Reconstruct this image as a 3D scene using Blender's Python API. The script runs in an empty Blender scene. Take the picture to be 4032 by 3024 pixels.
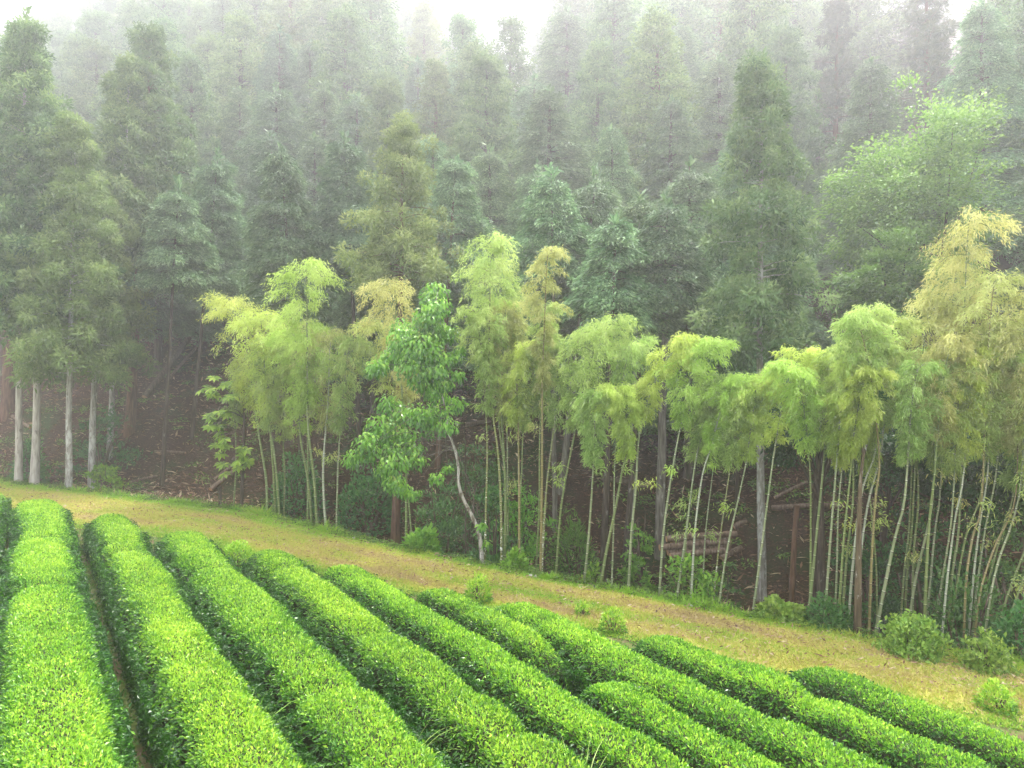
import bpy, math, random
import numpy as np

# ------------------------------------------------------------------ camera, sky, sun, exposure
S = bpy.context.scene
COL = S.collection
W0, H0 = 4032.0, 3024.0
F = 2933.0                    # focal length in photo pixels
CX, HY = 2016.0, 1564.0       # column of the optical axis, row of the horizon
ZC = 4.27                     # eye height
cam = bpy.data.cameras.new('camera')
cam.sensor_width = 36.0
cam.lens = 36.0 * F / W0
cam.shift_y = (HY - H0 / 2) / W0
cam.clip_start, cam.clip_end = 0.05, 2000.0
camo = bpy.data.objects.new('camera', cam)
COL.objects.link(camo)
camo.location = (0, 0, ZC)
camo.rotation_euler = (math.pi / 2, 0, 0)
S.camera = camo

SUN_EL, SUN_AZ = math.radians(58), math.radians(25)   # azimuth clockwise from +Y
world = bpy.data.worlds.new("World")
S.world = world
world.use_nodes = True
wn, wl = world.node_tree.nodes, world.node_tree.links
wn.clear()
wo = wn.new('ShaderNodeOutputWorld')
wb = wn.new('ShaderNodeBackground')
sky = wn.new('ShaderNodeTexSky')
sky.sky_type = 'NISHITA'
sky.sun_disc = False
sky.sun_elevation = SUN_EL
sky.sun_rotation = SUN_AZ
hsv = wn.new('ShaderNodeHueSaturation')
hsv.inputs['Saturation'].default_value = 0.12
wl.new(sky.outputs[0], hsv.inputs['Color'])
wl.new(hsv.outputs[0], wb.inputs['Color'])
wb.inputs['Strength'].default_value = 0.12
wl.new(wb.outputs[0], wo.inputs['Surface'])
sun = bpy.data.lights.new('sun', 'SUN')
sun.energy = 2.4
sun.angle = math.radians(14)
sun.color = (1.0, 0.96, 0.88)
suno = bpy.data.objects.new('sun', sun)
COL.objects.link(suno)
suno.rotation_euler = (math.pi / 2 - SUN_EL, 0, math.pi - SUN_AZ)
S.view_settings.view_transform = 'Standard'
S.view_settings.look = 'None'
S.view_settings.exposure = 2.6
S.view_settings.gamma = 1.0
S.render.engine = 'CYCLES'
cy = S.cycles
cy.max_bounces = 8
cy.diffuse_bounces = 3
cy.glossy_bounces = 2
cy.transmission_bounces = 3
cy.volume_bounces = 4
cy.transparent_max_bounces = 8
cy.use_denoising = True
cy.denoiser = 'OPENIMAGEDENOISE'
cy.denoising_input_passes = 'RGB_ALBEDO_NORMAL'
cy.sample_clamp_indirect = 4.0

rng = np.random.default_rng(7)
random.seed(7)

# ------------------------------------------------------------------ helpers: meshes
class MB:
    """collects vertices, triangles / quads and a per-vertex tint, then links them as one mesh object"""
    def __init__(self):
        self.V, self.T, self.Q, self.C, self.n = [], [], [], [], 0
    def add(self, V, T=None, Q=None, c=0.5):
        V = np.asarray(V, np.float32).reshape(-1, 3)
        if T is not None and len(T):
            self.T.append(np.asarray(T, np.int32) + self.n)
        if Q is not None and len(Q):
            self.Q.append(np.asarray(Q, np.int32) + self.n)
        self.V.append(V)
        self.C.append(np.broadcast_to(np.asarray(c, np.float32), (len(V),)).copy())
        self.n += len(V)
    def mesh(self, name, mat, smooth=False):
        V = np.concatenate(self.V)
        T = np.concatenate(self.T) if self.T else np.zeros((0, 3), np.int32)
        Q = np.concatenate(self.Q) if self.Q else np.zeros((0, 4), np.int32)
        me = bpy.data.meshes.new(name)
        me.vertices.add(len(V))
        me.vertices.foreach_set('co', V.ravel())
        nl = T.size + Q.size
        me.loops.add(nl)
        me.loops.foreach_set('vertex_index', np.concatenate([T.ravel(), Q.ravel()]))
        npoly = len(T) + len(Q)
        me.polygons.add(npoly)
        st = np.concatenate([np.arange(len(T)) * 3, T.size + np.arange(len(Q)) * 4]).astype(np.int32)
        me.polygons.foreach_set('loop_start', st)
        me.polygons.foreach_set('use_smooth', np.full(npoly, smooth, dtype=bool))
        a = me.attributes.new('tint', 'FLOAT', 'POINT')
        a.data.foreach_set('value', np.concatenate(self.C))
        me.update(calc_edges=True)
        me.materials.append(mat)
        return me
    def build(self, name, mat, parent=None, smooth=False):
        o = bpy.data.objects.new(name, self.mesh(name, mat, smooth))
        COL.objects.link(o)
        if parent is not None:
            o.parent = parent
        return o

def unit(a):
    return a / np.maximum(np.linalg.norm(a, axis=-1, keepdims=True), 1e-6)

def leaves(mb, P, D, N, L, Wd, fold=0.15, droop=0.0, tint=0.5, mid=0.45):
    """pointed leaves: base P, direction D, rough normal N, two triangles folded along the midrib"""
    n = len(P)
    D = unit(D)
    side = unit(np.cross(D, N))
    nn = unit(np.cross(side, D))
    L = np.broadcast_to(np.asarray(L, float), (n,))[:, None]
    Wd = np.broadcast_to(np.asarray(Wd, float), (n,))[:, None]
    tip = P + D * L - np.array([0, 0, 1.0]) * (droop * L)
    m = P + D * L * mid
    l = m + side * Wd * .5 + nn * Wd * fold
    r = m - side * Wd * .5 + nn * Wd * fold
    V = np.stack([P, l, tip, r], 1).reshape(-1, 3)
    b = np.arange(n)[:, None] * 4
    T = np.concatenate([b + np.array([[0, 2, 1]]), b + np.array([[0, 3, 2]])])
    mb.add(V, T=T, c=np.repeat(np.broadcast_to(np.asarray(tint, float), (n,)), 4))

def tube(mb, pts, rad, sides=7, tint=0.5, cap=True):
    pts = np.asarray(pts, float)
    n = len(pts)
    rad = np.broadcast_to(np.asarray(rad, float), (n,))
    tan = unit(np.gradient(pts, axis=0))
    ref = np.array([0.31, 0.95, 0.05])
    if abs(np.dot(tan[0], ref)) > 0.9:
        ref = np.array([1.0, 0.1, 0.3])
    u = unit(np.cross(tan, ref))
    v = np.cross(tan, u)
    a = np.linspace(0, 2 * math.pi, sides, endpoint=False)
    V = pts[:, None] + rad[:, None, None] * (u[:, None] * np.cos(a)[None, :, None] + v[:, None] * np.sin(a)[None, :, None])
    V = V.reshape(-1, 3)
    Q = []
    for i in range(n - 1):
        for k in range(sides):
            k2 = (k + 1) % sides
            Q.append((i * sides + k, i * sides + k2, (i + 1) * sides + k2, (i + 1) * sides + k))
    T = []
    c = np.repeat(np.broadcast_to(np.asarray(tint, float), (n,)), sides)
    if cap:
        V = np.concatenate([V, pts[:1], pts[-1:]])
        c = np.concatenate([c, c[:1], c[-1:]])
        for k in range(sides):
            k2 = (k + 1) % sides
            T.append((n * sides, k2, k))
            T.append((n * sides + 1, (n - 1) * sides + k, (n - 1) * sides + k2))
    mb.add(V, T=T, Q=Q, c=c)

def curve(pts, n):
    """smooth resampling of a polyline (Catmull-Rom)"""
    pts = np.asarray(pts, float)
    if len(pts) == 2:
        t = np.linspace(0, 1, n)[:, None]
        return pts[0] * (1 - t) + pts[1] * t
    P = np.concatenate([[2 * pts[0] - pts[1]], pts, [2 * pts[-1] - pts[-2]]])
    d = np.r_[0, np.cumsum(np.linalg.norm(np.diff(pts, axis=0), axis=1))]
    out = []
    for q in np.linspace(0, d[-1], n):
        i = min(int(np.searchsorted(d, q, 'right')) - 1, len(pts) - 2)
        t = (q - d[i]) / max(d[i + 1] - d[i], 1e-9)
        a, b, c, e = P[i:i + 4]
        out.append(.5 * (2 * b + (c - a) * t + (2 * a - 5 * b + 4 * c - e) * t * t + (3 * b - a - 3 * c + e) * t ** 3))
    return np.array(out)

def empty(name, label, cat, loc=(0, 0, 0), group=None):
    o = bpy.data.objects.new(name, None)
    COL.objects.link(o)
    o.location = loc
    o.empty_display_size = 0.3
    o['label'] = label
    o['category'] = cat
    if group:
        o['group'] = group
    return o

def tag(o, label, cat, group=None):
    o['label'] = label
    o['category'] = cat
    if group:
        o['group'] = group
    return o

ONES = ['', 'first', 'second', 'third', 'fourth', 'fifth', 'sixth', 'seventh', 'eighth', 'ninth', 'tenth', 'eleventh', 'twelfth',
        'thirteenth', 'fourteenth', 'fifteenth', 'sixteenth', 'seventeenth', 'eighteenth', 'nineteenth', 'twentieth']
def ordinal(k):
    return ONES[k] if k <= 20 else ('twenty-' + ONES[k - 20] if k < 30 else 'thirty-' + ONES[k - 30])

# cheap value noise in 2D
_G = rng.random((256, 256))
def vnoise(x, y):
    x = np.asarray(x, float); y = np.asarray(y, float)
    xi, yi = np.floor(x).astype(int), np.floor(y).astype(int)
    fx, fy = x - xi, y - yi
    fx, fy = fx * fx * (3 - 2 * fx), fy * fy * (3 - 2 * fy)
    g = lambda a, b: _G[a % 256, b % 256]
    return (g(xi, yi) * (1 - fx) + g(xi + 1, yi) * fx) * (1 - fy) + (g(xi, yi + 1) * (1 - fx) + g(xi + 1, yi + 1) * fx) * fy

# ------------------------------------------------------------------ terrain
EDGE = np.array([(-290, 171), (-75, 60.5), (-45, 43.5), (-28, 33.9), (-19.8, 28.8), (-14.2, 26.8), (-9.0, 24.9), (-6.0, 22.3), (-3.3, 20.1), (-.7, 18.4), (2.0, 16.7),
                 (4.7, 14.9), (6.6, 13.9), (9.0, 12.8), (20, 6.5), (60, -17), (120, -52), (290, -150)])
def edge_y(x):
    return np.interp(x, EDGE[:, 0], EDGE[:, 1])
def smooth(t):
    t = np.clip(t, 0, 1)
    return t * t * (3 - 2 * t)
def plane_z(x, y):
    return -0.042 * x * np.where(np.abs(x) > 25, 25 / np.maximum(np.abs(x), 1e-3), 1) + 0.003 * np.clip(y, -20, 60)
def s_of(x, y):
    return (np.asarray(y, float) - edge_y(x)) * 0.86
def height(x, y):
    x = np.asarray(x, float); y = np.asarray(y, float)
    s = s_of(x, y)
    z = plane_z(x, y)
    z = z + 0.05 * (vnoise(x * .5 + 9, y * .5) - .5)
    D = np.interp(x, [-22, -12, -4, 4, 10], [0.12, 0.5, 0.95, 1.25, 1.5])
    flat = np.interp(x, [-22, -8, 6], [1.0, 2.2, 4.0])
    bank = -D * smooth(s / 1.6)
    ridge = np.interp(x / np.maximum(y, 12), [-.8, -.30, -.12, -.06, .05, .10, .40, .48, .8], [240, 240, 215, 122, 118, 208, 208, 132, 132])
    q = np.maximum(s - flat, 0)
    slope = 0.58 + 0.22 * smooth((-.05 - x / np.maximum(y, 12)) / .25) * smooth(q / 30)
    rise = slope * q * smooth(q / 5)
    top = slope * (ridge - flat)
    over = np.maximum(rise - top, 0)
    rise = np.where(rise > top, top + 5 * (1 - np.exp(-over / 9)) , rise)
    bump = 0.5 * (vnoise(x * .25, y * .25) - .5) * smooth(s / 5) + 0.22 * (vnoise(x * .9 + 40, y * .9) - .5) * smooth(s / 2.5)
    return z + np.where(s > 0, bank + rise + bump, 0)

def px(x, y, d):
    """photo pixel + depth -> world point"""
    return np.array([(x - CX) / F * d, d, ZC - (y - HY) / F * d])
def hit(x, y, dmin=4.0, dmax=120.0):
    """where the ray through a photo pixel meets the terrain"""
    d = np.arange(dmin, dmax, 0.05)
    X = (x - CX) / F * d
    Z = ZC - (y - HY) / F * d
    below = Z <= height(X, d)
    return float(d[np.argmax(below)]) if below.any() else dmax
V2S = W0 / 2212.0

# ------------------------------------------------------------------ materials
def nodes(name):
    m = bpy.data.materials.new(name)
    m.use_nodes = True
    nt = m.node_tree
    nt.nodes.clear()
    out = nt.nodes.new('ShaderNodeOutputMaterial')
    return m, nt, out
def ramp(nt, cols, pos=None):
    r = nt.nodes.new('ShaderNodeValToRGB')
    e = r.color_ramp.elements
    pos = pos or [i / (len(cols) - 1) for i in range(len(cols))]
    e[0].position, e[0].color = pos[0], (*cols[0], 1)
    e[1].position, e[1].color = pos[-1], (*cols[-1], 1)
    for p, c in zip(pos[1:-1], cols[1:-1]):
        q = e.new(p)
        q.color = (*c, 1)
    return r
def leaf_mat(name, cols, rough=0.5, trans=0.3, spec=0.35, vary=0.25, pos=None, hue=0.02):
    m, nt, out = nodes(name)
    at = nt.nodes.new('ShaderNodeAttribute'); at.attribute_name = 'tint'
    r = ramp(nt, cols, pos)
    nt.links.new(at.outputs['Fac'], r.inputs[0])
    oi = nt.nodes.new('ShaderNodeObjectInfo')
    h = nt.nodes.new('ShaderNodeHueSaturation')
    mp = nt.nodes.new('ShaderNodeMapRange')
    mp.inputs[3].default_value, mp.inputs[4].default_value = 1 - vary, 1 + vary
    nt.links.new(oi.outputs['Random'], mp.inputs[0])
    nt.links.new(mp.outputs[0], h.inputs['Value'])
    mp2 = nt.nodes.new('ShaderNodeMapRange')
    mp2.inputs[3].default_value, mp2.inputs[4].default_value = 0.5 + hue, 0.5 - hue
    mlt = nt.nodes.new('ShaderNodeMath'); mlt.operation = 'FRACT'
    ml2 = nt.nodes.new('ShaderNodeMath'); ml2.operation = 'MULTIPLY'; ml2.inputs[1].default_value = 7.31
    nt.links.new(oi.outputs['Random'], ml2.inputs[0]); nt.links.new(ml2.outputs[0], mlt.inputs[0])
    nt.links.new(mlt.outputs[0], mp2.inputs[0]); nt.links.new(mp2.outputs[0], h.inputs['Hue'])
    nt.links.new(r.outputs[0], h.inputs['Color'])
    p = nt.nodes.new('ShaderNodeBsdfPrincipled')
    p.inputs['Roughness'].default_value = rough
    p.inputs['Specular IOR Level'].default_value = spec
    nt.links.new(h.outputs[0], p.inputs['Base Color'])
    t = nt.nodes.new('ShaderNodeBsdfTranslucent')
    nt.links.new(h.outputs[0], t.inputs['Color'])
    mx = nt.nodes.new('ShaderNodeMixShader'); mx.inputs[0].default_value = trans
    nt.links.new(p.outputs[0], mx.inputs[1]); nt.links.new(t.outputs[0], mx.inputs[2])
    nt.links.new(mx.outputs[0], out.inputs['Surface'])
    return m
def bark_mat(name, cols, patch=None, patch_amt=0.55, scale=6.0, stretch=0.12, bump=0.5):
    m, nt, out = nodes(name)
    tc = nt.nodes.new('ShaderNodeTexCoord')
    mp = nt.nodes.new('ShaderNodeMapping'); mp.inputs['Scale'].default_value = (1, 1, stretch)
    n = nt.nodes.new('ShaderNodeTexNoise'); n.inputs['Scale'].default_value = scale * 3; n.inputs['Detail'].default_value = 6
    nt.links.new(tc.outputs['Object'], mp.inputs[0]); nt.links.new(mp.outputs[0], n.inputs['Vector'])
    r = ramp(nt, cols, [0.3, 0.5, 0.7] if len(cols) == 3 else None)
    nt.links.new(n.outputs[0], r.inputs[0])
    col = r.outputs[0]
    if patch:
        n2 = nt.nodes.new('ShaderNodeTexNoise'); n2.inputs['Scale'].default_value = scale; n2.inputs['Detail'].default_value = 8; n2.inputs['Roughness'].default_value = 0.7
        mp3 = nt.nodes.new('ShaderNodeMapping'); mp3.inputs['Scale'].default_value = (1, 1, .45)
        nt.links.new(tc.outputs['Object'], mp3.inputs[0]); nt.links.new(mp3.outputs[0], n2.inputs['Vector'])
        r2 = ramp(nt, [(0, 0, 0), (1, 1, 1)], [patch_amt - .03, patch_amt + .05])
        nt.links.new(n2.outputs[0], r2.inputs[0])
        mx = nt.nodes.new('ShaderNodeMixRGB'); mx.inputs[2].default_value = (*patch, 1)
        nt.links.new(r2.outputs[0], mx.inputs[0]); nt.links.new(col, mx.inputs[1])
        col = mx.outputs[0]
    p = nt.nodes.new('ShaderNodeBsdfPrincipled')
    p.inputs['Roughness'].default_value = 0.9
    p.inputs['Specular IOR Level'].default_value = 0.15
    nt.links.new(col, p.inputs['Base Color'])
    b = nt.nodes.new('ShaderNodeBump'); b.inputs['Strength'].default_value = bump; b.inputs['Distance'].default_value = 0.03
    nt.links.new(n.outputs[0], b.inputs['Height']); nt.links.new(b.outputs[0], p.inputs['Normal'])
    nt.links.new(p.outputs[0], out.inputs['Surface'])
    return m
def culm_mat(name, body, alt, ring_lo, ring_hi, spots=None):
    m, nt, out = nodes(name)
    tc = nt.nodes.new('ShaderNodeTexCoord')
    n = nt.nodes.new('ShaderNodeTexNoise'); n.inputs['Scale'].default_value = 1.6; n.inputs['Detail'].default_value = 4
    nt.links.new(tc.outputs['Object'], n.inputs['Vector'])
    r = ramp(nt, [body, alt], [0.35, 0.65]); nt.links.new(n.outputs[0], r.inputs[0])
    col = r.outputs[0]
    if spots:
        n2 = nt.nodes.new('ShaderNodeTexNoise'); n2.inputs['Scale'].default_value = 18; n2.inputs['Detail'].default_value = 5
        nt.links.new(tc.outputs['Object'], n2.inputs['Vector'])
        sx = nt.nodes.new('ShaderNodeSeparateXYZ'); nt.links.new(tc.outputs['Object'], sx.inputs[0])
        mr = nt.nodes.new('ShaderNodeMapRange'); mr.inputs[1].default_value = -1; mr.inputs[2].default_value = 3.2
        mr.inputs[3].default_value = 0.12; mr.inputs[4].default_value = -0.12
        nt.links.new(sx.outputs['Z'], mr.inputs[0])
        ad = nt.nodes.new('ShaderNodeMath'); ad.operation = 'ADD'
        nt.links.new(n2.outputs[0], ad.inputs[0]); nt.links.new(mr.outputs[0], ad.inputs[1])
        r2 = ramp(nt, [(0, 0, 0), (1, 1, 1)], [0.55, 0.6]); nt.links.new(ad.outputs[0], r2.inputs[0])
        mx = nt.nodes.new('ShaderNodeMixRGB'); mx.inputs[2].default_value = (*spots, 1)
        nt.links.new(r2.outputs[0], mx.inputs[0]); nt.links.new(col, mx.inputs[1]); col = mx.outputs[0]
    at = nt.nodes.new('ShaderNodeAttribute'); at.attribute_name = 'tint'
    lo = ramp(nt, [(1, 1, 1), (0, 0, 0)], [0.0, 0.5]); nt.links.new(at.outputs['Fac'], lo.inputs[0])
    hi = ramp(nt, [(0, 0, 0), (1, 1, 1)], [0.5, 1.0]); nt.links.new(at.outputs['Fac'], hi.inputs[0])
    for rr, cc in ((lo, ring_lo), (hi, ring_hi)):
        mx = nt.nodes.new('ShaderNodeMixRGB'); mx.inputs[2].default_value = (*cc, 1)
        nt.links.new(rr.outputs[0], mx.inputs[0]); nt.links.new(col, mx.inputs[1]); col = mx.outputs[0]
    p = nt.nodes.new('ShaderNodeBsdfPrincipled'); p.inputs['Roughness'].default_value = 0.42
    nt.links.new(col, p.inputs['Base Color']); nt.links.new(p.outputs[0], out.inputs['Surface'])
    return m
def ground_mat(name, layers, bump=0.3, bscale=14.0, rough=0.95):
    """layers: first colour pair, then (colour, noise scale, lo, hi, detail)"""
    m, nt, out = nodes(name)
    tc = nt.nodes.new('ShaderNodeTexCoord')
    n = nt.nodes.new('ShaderNodeTexNoise'); n.inputs['Scale'].default_value = bscale; n.inputs['Detail'].default_value = 9
    n.inputs['Roughness'].default_value = 0.72
    nt.links.new(tc.outputs['Object'], n.inputs['Vector'])
    r = ramp(nt, layers[0], [0.3 + 0.4 * i / (len(layers[0]) - 1) for i in range(len(layers[0]))]); nt.links.new(n.outputs[0], r.inputs[0])
    col = r.outputs[0]
    for k, (c, sc, lo, hi, det) in enumerate(layers[1:]):
        mp = nt.nodes.new('ShaderNodeMapping'); mp.inputs['Location'].default_value = (13.7 * k + 3, 5.1 * k, 0)
        n2 = nt.nodes.new('ShaderNodeTexNoise'); n2.inputs['Scale'].default_value = sc; n2.inputs['Detail'].default_value = det
        n2.inputs['Roughness'].default_value = 0.65
        nt.links.new(tc.outputs['Object'], mp.inputs[0]); nt.links.new(mp.outputs[0], n2.inputs['Vector'])
        r2 = ramp(nt, [(0, 0, 0), (1, 1, 1)], [lo, hi]); nt.links.new(n2.outputs[0], r2.inputs[0])
        mx = nt.nodes.new('ShaderNodeMixRGB'); mx.inputs[2].default_value = (*c, 1)
        nt.links.new(r2.outputs[0], mx.inputs[0]); nt.links.new(col, mx.inputs[1]); col = mx.outputs[0]
    p = nt.nodes.new('ShaderNodeBsdfPrincipled'); p.inputs['Roughness'].default_value = rough
    p.inputs['Specular IOR Level'].default_value = 0.1
    nt.links.new(col, p.inputs['Base Color'])
    b = nt.nodes.new('ShaderNodeBump'); b.inputs['Strength'].default_value = bump; b.inputs['Distance'].default_value = 0.06
    nt.links.new(n.outputs[0], b.inputs['Height']); nt.links.new(b.outputs[0], p.inputs['Normal'])
    nt.links.new(p.outputs[0], out.inputs['Surface'])
    return m
def plain_mat(name, c, rough=0.6):
    m, nt, out = nodes(name)
    tc = nt.nodes.new('ShaderNodeTexCoord')
    n = nt.nodes.new('ShaderNodeTexNoise'); n.inputs['Scale'].default_value = 30; n.inputs['Detail'].default_value = 4
    nt.links.new(tc.outputs['Object'], n.inputs['Vector'])
    r = ramp(nt, [tuple(v * .75 for v in c), c], [0.35, 0.6]); nt.links.new(n.outputs[0], r.inputs[0])
    p = nt.nodes.new('ShaderNodeBsdfPrincipled'); p.inputs['Roughness'].default_value = rough
    nt.links.new(r.outputs[0], p.inputs['Base Color']); nt.links.new(p.outputs[0], out.inputs['Surface'])
    return m

M = {}
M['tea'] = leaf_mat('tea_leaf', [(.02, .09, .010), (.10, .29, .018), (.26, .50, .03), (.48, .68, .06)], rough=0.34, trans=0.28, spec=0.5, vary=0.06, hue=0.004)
M['tea_twig_shade'] = bark_mat('tea_twig_shade', [(.02, .022, .012), (.03, .035, .015), (.045, .05, .02)])  # inner twigs, with the shade of the leaf gaps put into their colour
M['cedar'] = leaf_mat('cedar_needles', [(.05, .11, .04), (.14, .245, .085), (.28, .39, .14)], rough=0.6, trans=0.25, spec=0.2)
M['cedar_y'] = leaf_mat('cedar_new_needles', [(.07, .125, .035), (.17, .26, .075), (.31, .40, .13)], rough=0.6, trans=0.3, spec=0.2)
M['hinoki'] = leaf_mat('cypress_fronds', [(.035, .085, .035), (.115, .22, .09), (.30, .44, .19)], rough=0.55, trans=0.22, spec=0.25)
M['pine'] = leaf_mat('pine_needles', [(.05, .075, .05), (.10, .135, .075), (.18, .20, .10)], rough=0.6, trans=0.2, spec=0.2)
M['broad'] = leaf_mat('broad_leaf', [(.07, .15, .03), (.18, .31, .05), (.31, .44, .10)], rough=0.45, trans=0.35, spec=0.35, vary=0.15)
M['dark_broad'] = leaf_mat('dark_broad_leaf', [(.02, .07, .02), (.05, .15, .035), (.11, .24, .05)], rough=0.42, trans=0.3, spec=0.4, vary=0.2)
M['bigleaf'] = leaf_mat('large_leaf', [(.06, .15, .018), (.20, .39, .035), (.52, .70, .11)], rough=0.3, trans=0.35, spec=0.5, vary=0.05)
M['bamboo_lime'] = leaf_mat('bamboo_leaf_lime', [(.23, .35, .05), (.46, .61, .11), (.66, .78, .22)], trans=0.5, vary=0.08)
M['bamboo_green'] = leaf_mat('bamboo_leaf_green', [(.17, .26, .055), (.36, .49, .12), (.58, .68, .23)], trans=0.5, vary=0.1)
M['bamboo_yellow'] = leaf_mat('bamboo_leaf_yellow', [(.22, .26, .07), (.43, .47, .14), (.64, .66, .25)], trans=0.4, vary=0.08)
M['bush'] = leaf_mat('bush_leaf', [(.07, .17, .025), (.17, .35, .05), (.36, .54, .10)], trans=0.4, vary=0.08)
M['fern'] = leaf_mat('fern_leaf', [(.04, .12, .015), (.12, .30, .03), (.25, .45, .05)], trans=0.35, vary=0.15)
M['grass'] = leaf_mat('grass_blade', [(.45, .33, .16), (.54, .46, .13), (.44, .50, .07), (.28, .46, .04)], trans=0.3, vary=0.0)
M['tallgrass'] = leaf_mat('tall_grass', [(.12, .25, .04), (.25, .42, .07), (.42, .55, .18)], trans=0.3, vary=0.1)
M['litter'] = leaf_mat('fallen_leaves', [(.06, .028, .018), (.16, .08, .045), (.30, .20, .11), (.50, .42, .27)], trans=0.05, vary=0.0, rough=0.8)
M['weeds'] = leaf_mat('undergrowth_leaf', [(.03, .09, .015), (.09, .2, .025), (.2, .34, .05)], trans=0.3, vary=0.0)
M['bark_grey'] = bark_mat('bark_grey', [(.10, .09, .075), (.24, .23, .20), (.38, .37, .34)], patch=(.42, .43, .40), patch_amt=0.52)
M['bark_furrow'] = bark_mat('bark_furrowed', [(.06, .05, .042), (.14, .125, .105), (.24, .22, .19)], patch=(.30, .30, .27), patch_amt=0.6)
M['bark_pale'] = bark_mat('bark_pale', [(.17, .155, .13), (.33, .31, .27), (.45, .43, .39)], patch=(.10, .09, .07), patch_amt=0.62)
M['bark_red'] = bark_mat('bark_red', [(.05, .028, .018), (.12, .065, .042), (.19, .11, .075)])
M['bark_dark'] = bark_mat('bark_dark', [(.03, .022, .017), (.07, .052, .04), (.13, .10, .08)], patch=(.22, .22, .19), patch_amt=0.63)
M['bark_white'] = bark_mat('bark_white', [(.16, .145, .12), (.34, .32, .28), (.50, .48, .44)], patch=(.12, .10, .075), patch_amt=0.53, scale=9)
M['culm_green'] = culm_mat('culm_green', (.11, .16, .045), (.16, .20, .065), (.05, .07, .02), (.38, .42, .22))
M['culm_pale'] = culm_mat('culm_pale', (.15, .19, .085), (.23, .26, .14), (.04, .045, .025), (.46, .48, .36))
M['culm_white'] = culm_mat('culm_white', (.22, .25, .16), (.32, .345, .26), (.04, .04, .03), (.5, .5, .42))
M['culm_brown'] = culm_mat('culm_brown', (.15, .13, .045), (.21, .175, .06), (.06, .05, .02), (.36, .32, .18))
M['culm_spot'] = culm_mat('culm_spotted', (.15, .17, .05), (.20, .21, .07), (.05, .05, .02), (.4, .42, .3), spots=(.66, .67, .62))
M['dead_wood'] = bark_mat('dead_wood', [(.05, .035, .025), (.11, .08, .06), (.18, .14, .11)])
M['log'] = bark_mat('log_bark', [(.07, .045, .033), (.15, .105, .08), (.25, .185, .145)])
M['cut'] = plain_mat('cut_wood', (.42, .24, .13))
M['stone'] = plain_mat('white_stone', (.72, .70, .66), 0.7)
M['straw'] = plain_mat('dry_bamboo', (.52, .44, .28))

# ------------------------------------------------------------------ ground, path, hillside
def sheet(name, us, vs, fn, mat):
    U, Vv = np.meshgrid(us, vs)
    X, Y, Z = fn(U, Vv)
    nu, nv = len(us), len(vs)
    V = np.stack([X, Y, Z], -1).reshape(-1, 3)
    i = (np.arange(nv - 1)[:, None] * nu + np.arange(nu - 1)[None]).ravel()
    Q = np.stack([i, i + 1, i + nu + 1, i + nu], 1)
    mb = MB(); mb.add(V, Q=Q)
    o = mb.build(name, mat, smooth=True)
    o['kind'] = 'structure'
    return o
def nonuni(lo, hi, a, b, fine, coarse):
    return np.unique(np.r_[np.arange(lo, a, coarse), np.arange(a, b, fine), np.arange(b, hi + coarse, coarse)])
g_field = ground_mat('field_soil', [[(.06, .06, .02), (.10, .13, .035), (.16, .2, .05)], ((.12, .085, .05), 1.2, .5, .62, 5)])
g_path = ground_mat('grassy_path', [[(.30, .28, .08), (.42, .42, .08), (.50, .48, .12)], ((.36, .28, .14), .55, .44, .56, 8)])
g_forest = ground_mat('forest_litter', [[(.016, .009, .006), (.050, .027, .016), (.11, .06, .035)], ((.13, .095, .065), 9, .62, .69, 4), ((.03, .055, .015), .35, .50, .64, 6)], bump=0.8)
xs = nonuni(-280, 280, -30, 16, .4, 5)
sheet('ground', xs, np.r_[-60, -40, -30, np.arange(-20, 0.001, 1.0)], lambda u, v: (u, edge_y(u) + v * (1 + 0 * u) / .86, height(u, edge_y(u) + v / .86)), g_field)
sheet('forest_floor', xs, np.unique(np.r_[np.arange(0, 14, .35), np.arange(14, 40, 1.0), np.arange(40, 301, 5.0)]),
      lambda u, v: (u, edge_y(u) + v / .86, height(u, edge_y(u) + v / .86)), g_forest)
PATHW = lambda x: np.interp(x, [-30, -18, -10, -3, 4, 9, 14], [5.2, 4.6, 3.9, 3.0, 2.7, 3.0, 3.2])
sheet('path', nonuni(-60, 40, -30, 16, .4, 4), np.linspace(0, 1, 14),
      lambda u, v: (u, edge_y(u) + .02 - v * PATHW(u) / .86, height(u, edge_y(u) - v * PATHW(u) / .86 - .001) + .012 + .05 * np.sin(np.pi * v)), g_path)

def scatter(n, x0, x1, s0, s1):
    x = rng.uniform(x0, x1, n)
    s = rng.uniform(s0, s1, n)
    y = edge_y(x) + s / .86
    return x, y, s
def in_view(x, y, m=1.06):
    return (y > 3) & (np.abs(x / np.maximum(y, .1)) < m * CX / F)

# short grass and clippings on the path
mb = MB()
x = rng.uniform(-24, 13, 260000); v = rng.random(260000) ** 1.0 * 1.12 - .03
y = edge_y(x) - v * PATHW(x) / .86
k = in_view(x, y); x, y, v = x[k], y[k], v[k]
z = height(x, y - .001) + .012 + .05 * np.sin(np.pi * np.clip(v, 0, 1))
pat = vnoise(x * .33 + 7, v * 5 + 3) * .62 + vnoise(x * 1.4 + 50, v * 9) * .38
wear = np.exp(-((v - .38) / .13) ** 2) * .42 + np.exp(-((v - .78) / .10) ** 2) * .40
edge_green = np.exp(-(v / .15) ** 2) * .45 + np.exp(-((v - 1.05) / .09) ** 2) * .25
tint = np.clip(pat * 1.1 + .12 - wear + edge_green + rng.normal(0, .17, len(x)), 0, 1)
h = rng.uniform(.03, .075, len(x)) * (1 + 2.6 * np.exp(-(v / .045) ** 2) * vnoise(x * 2.2, y * 2.2 + 60) ** 1.5 * 1.8)
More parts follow.
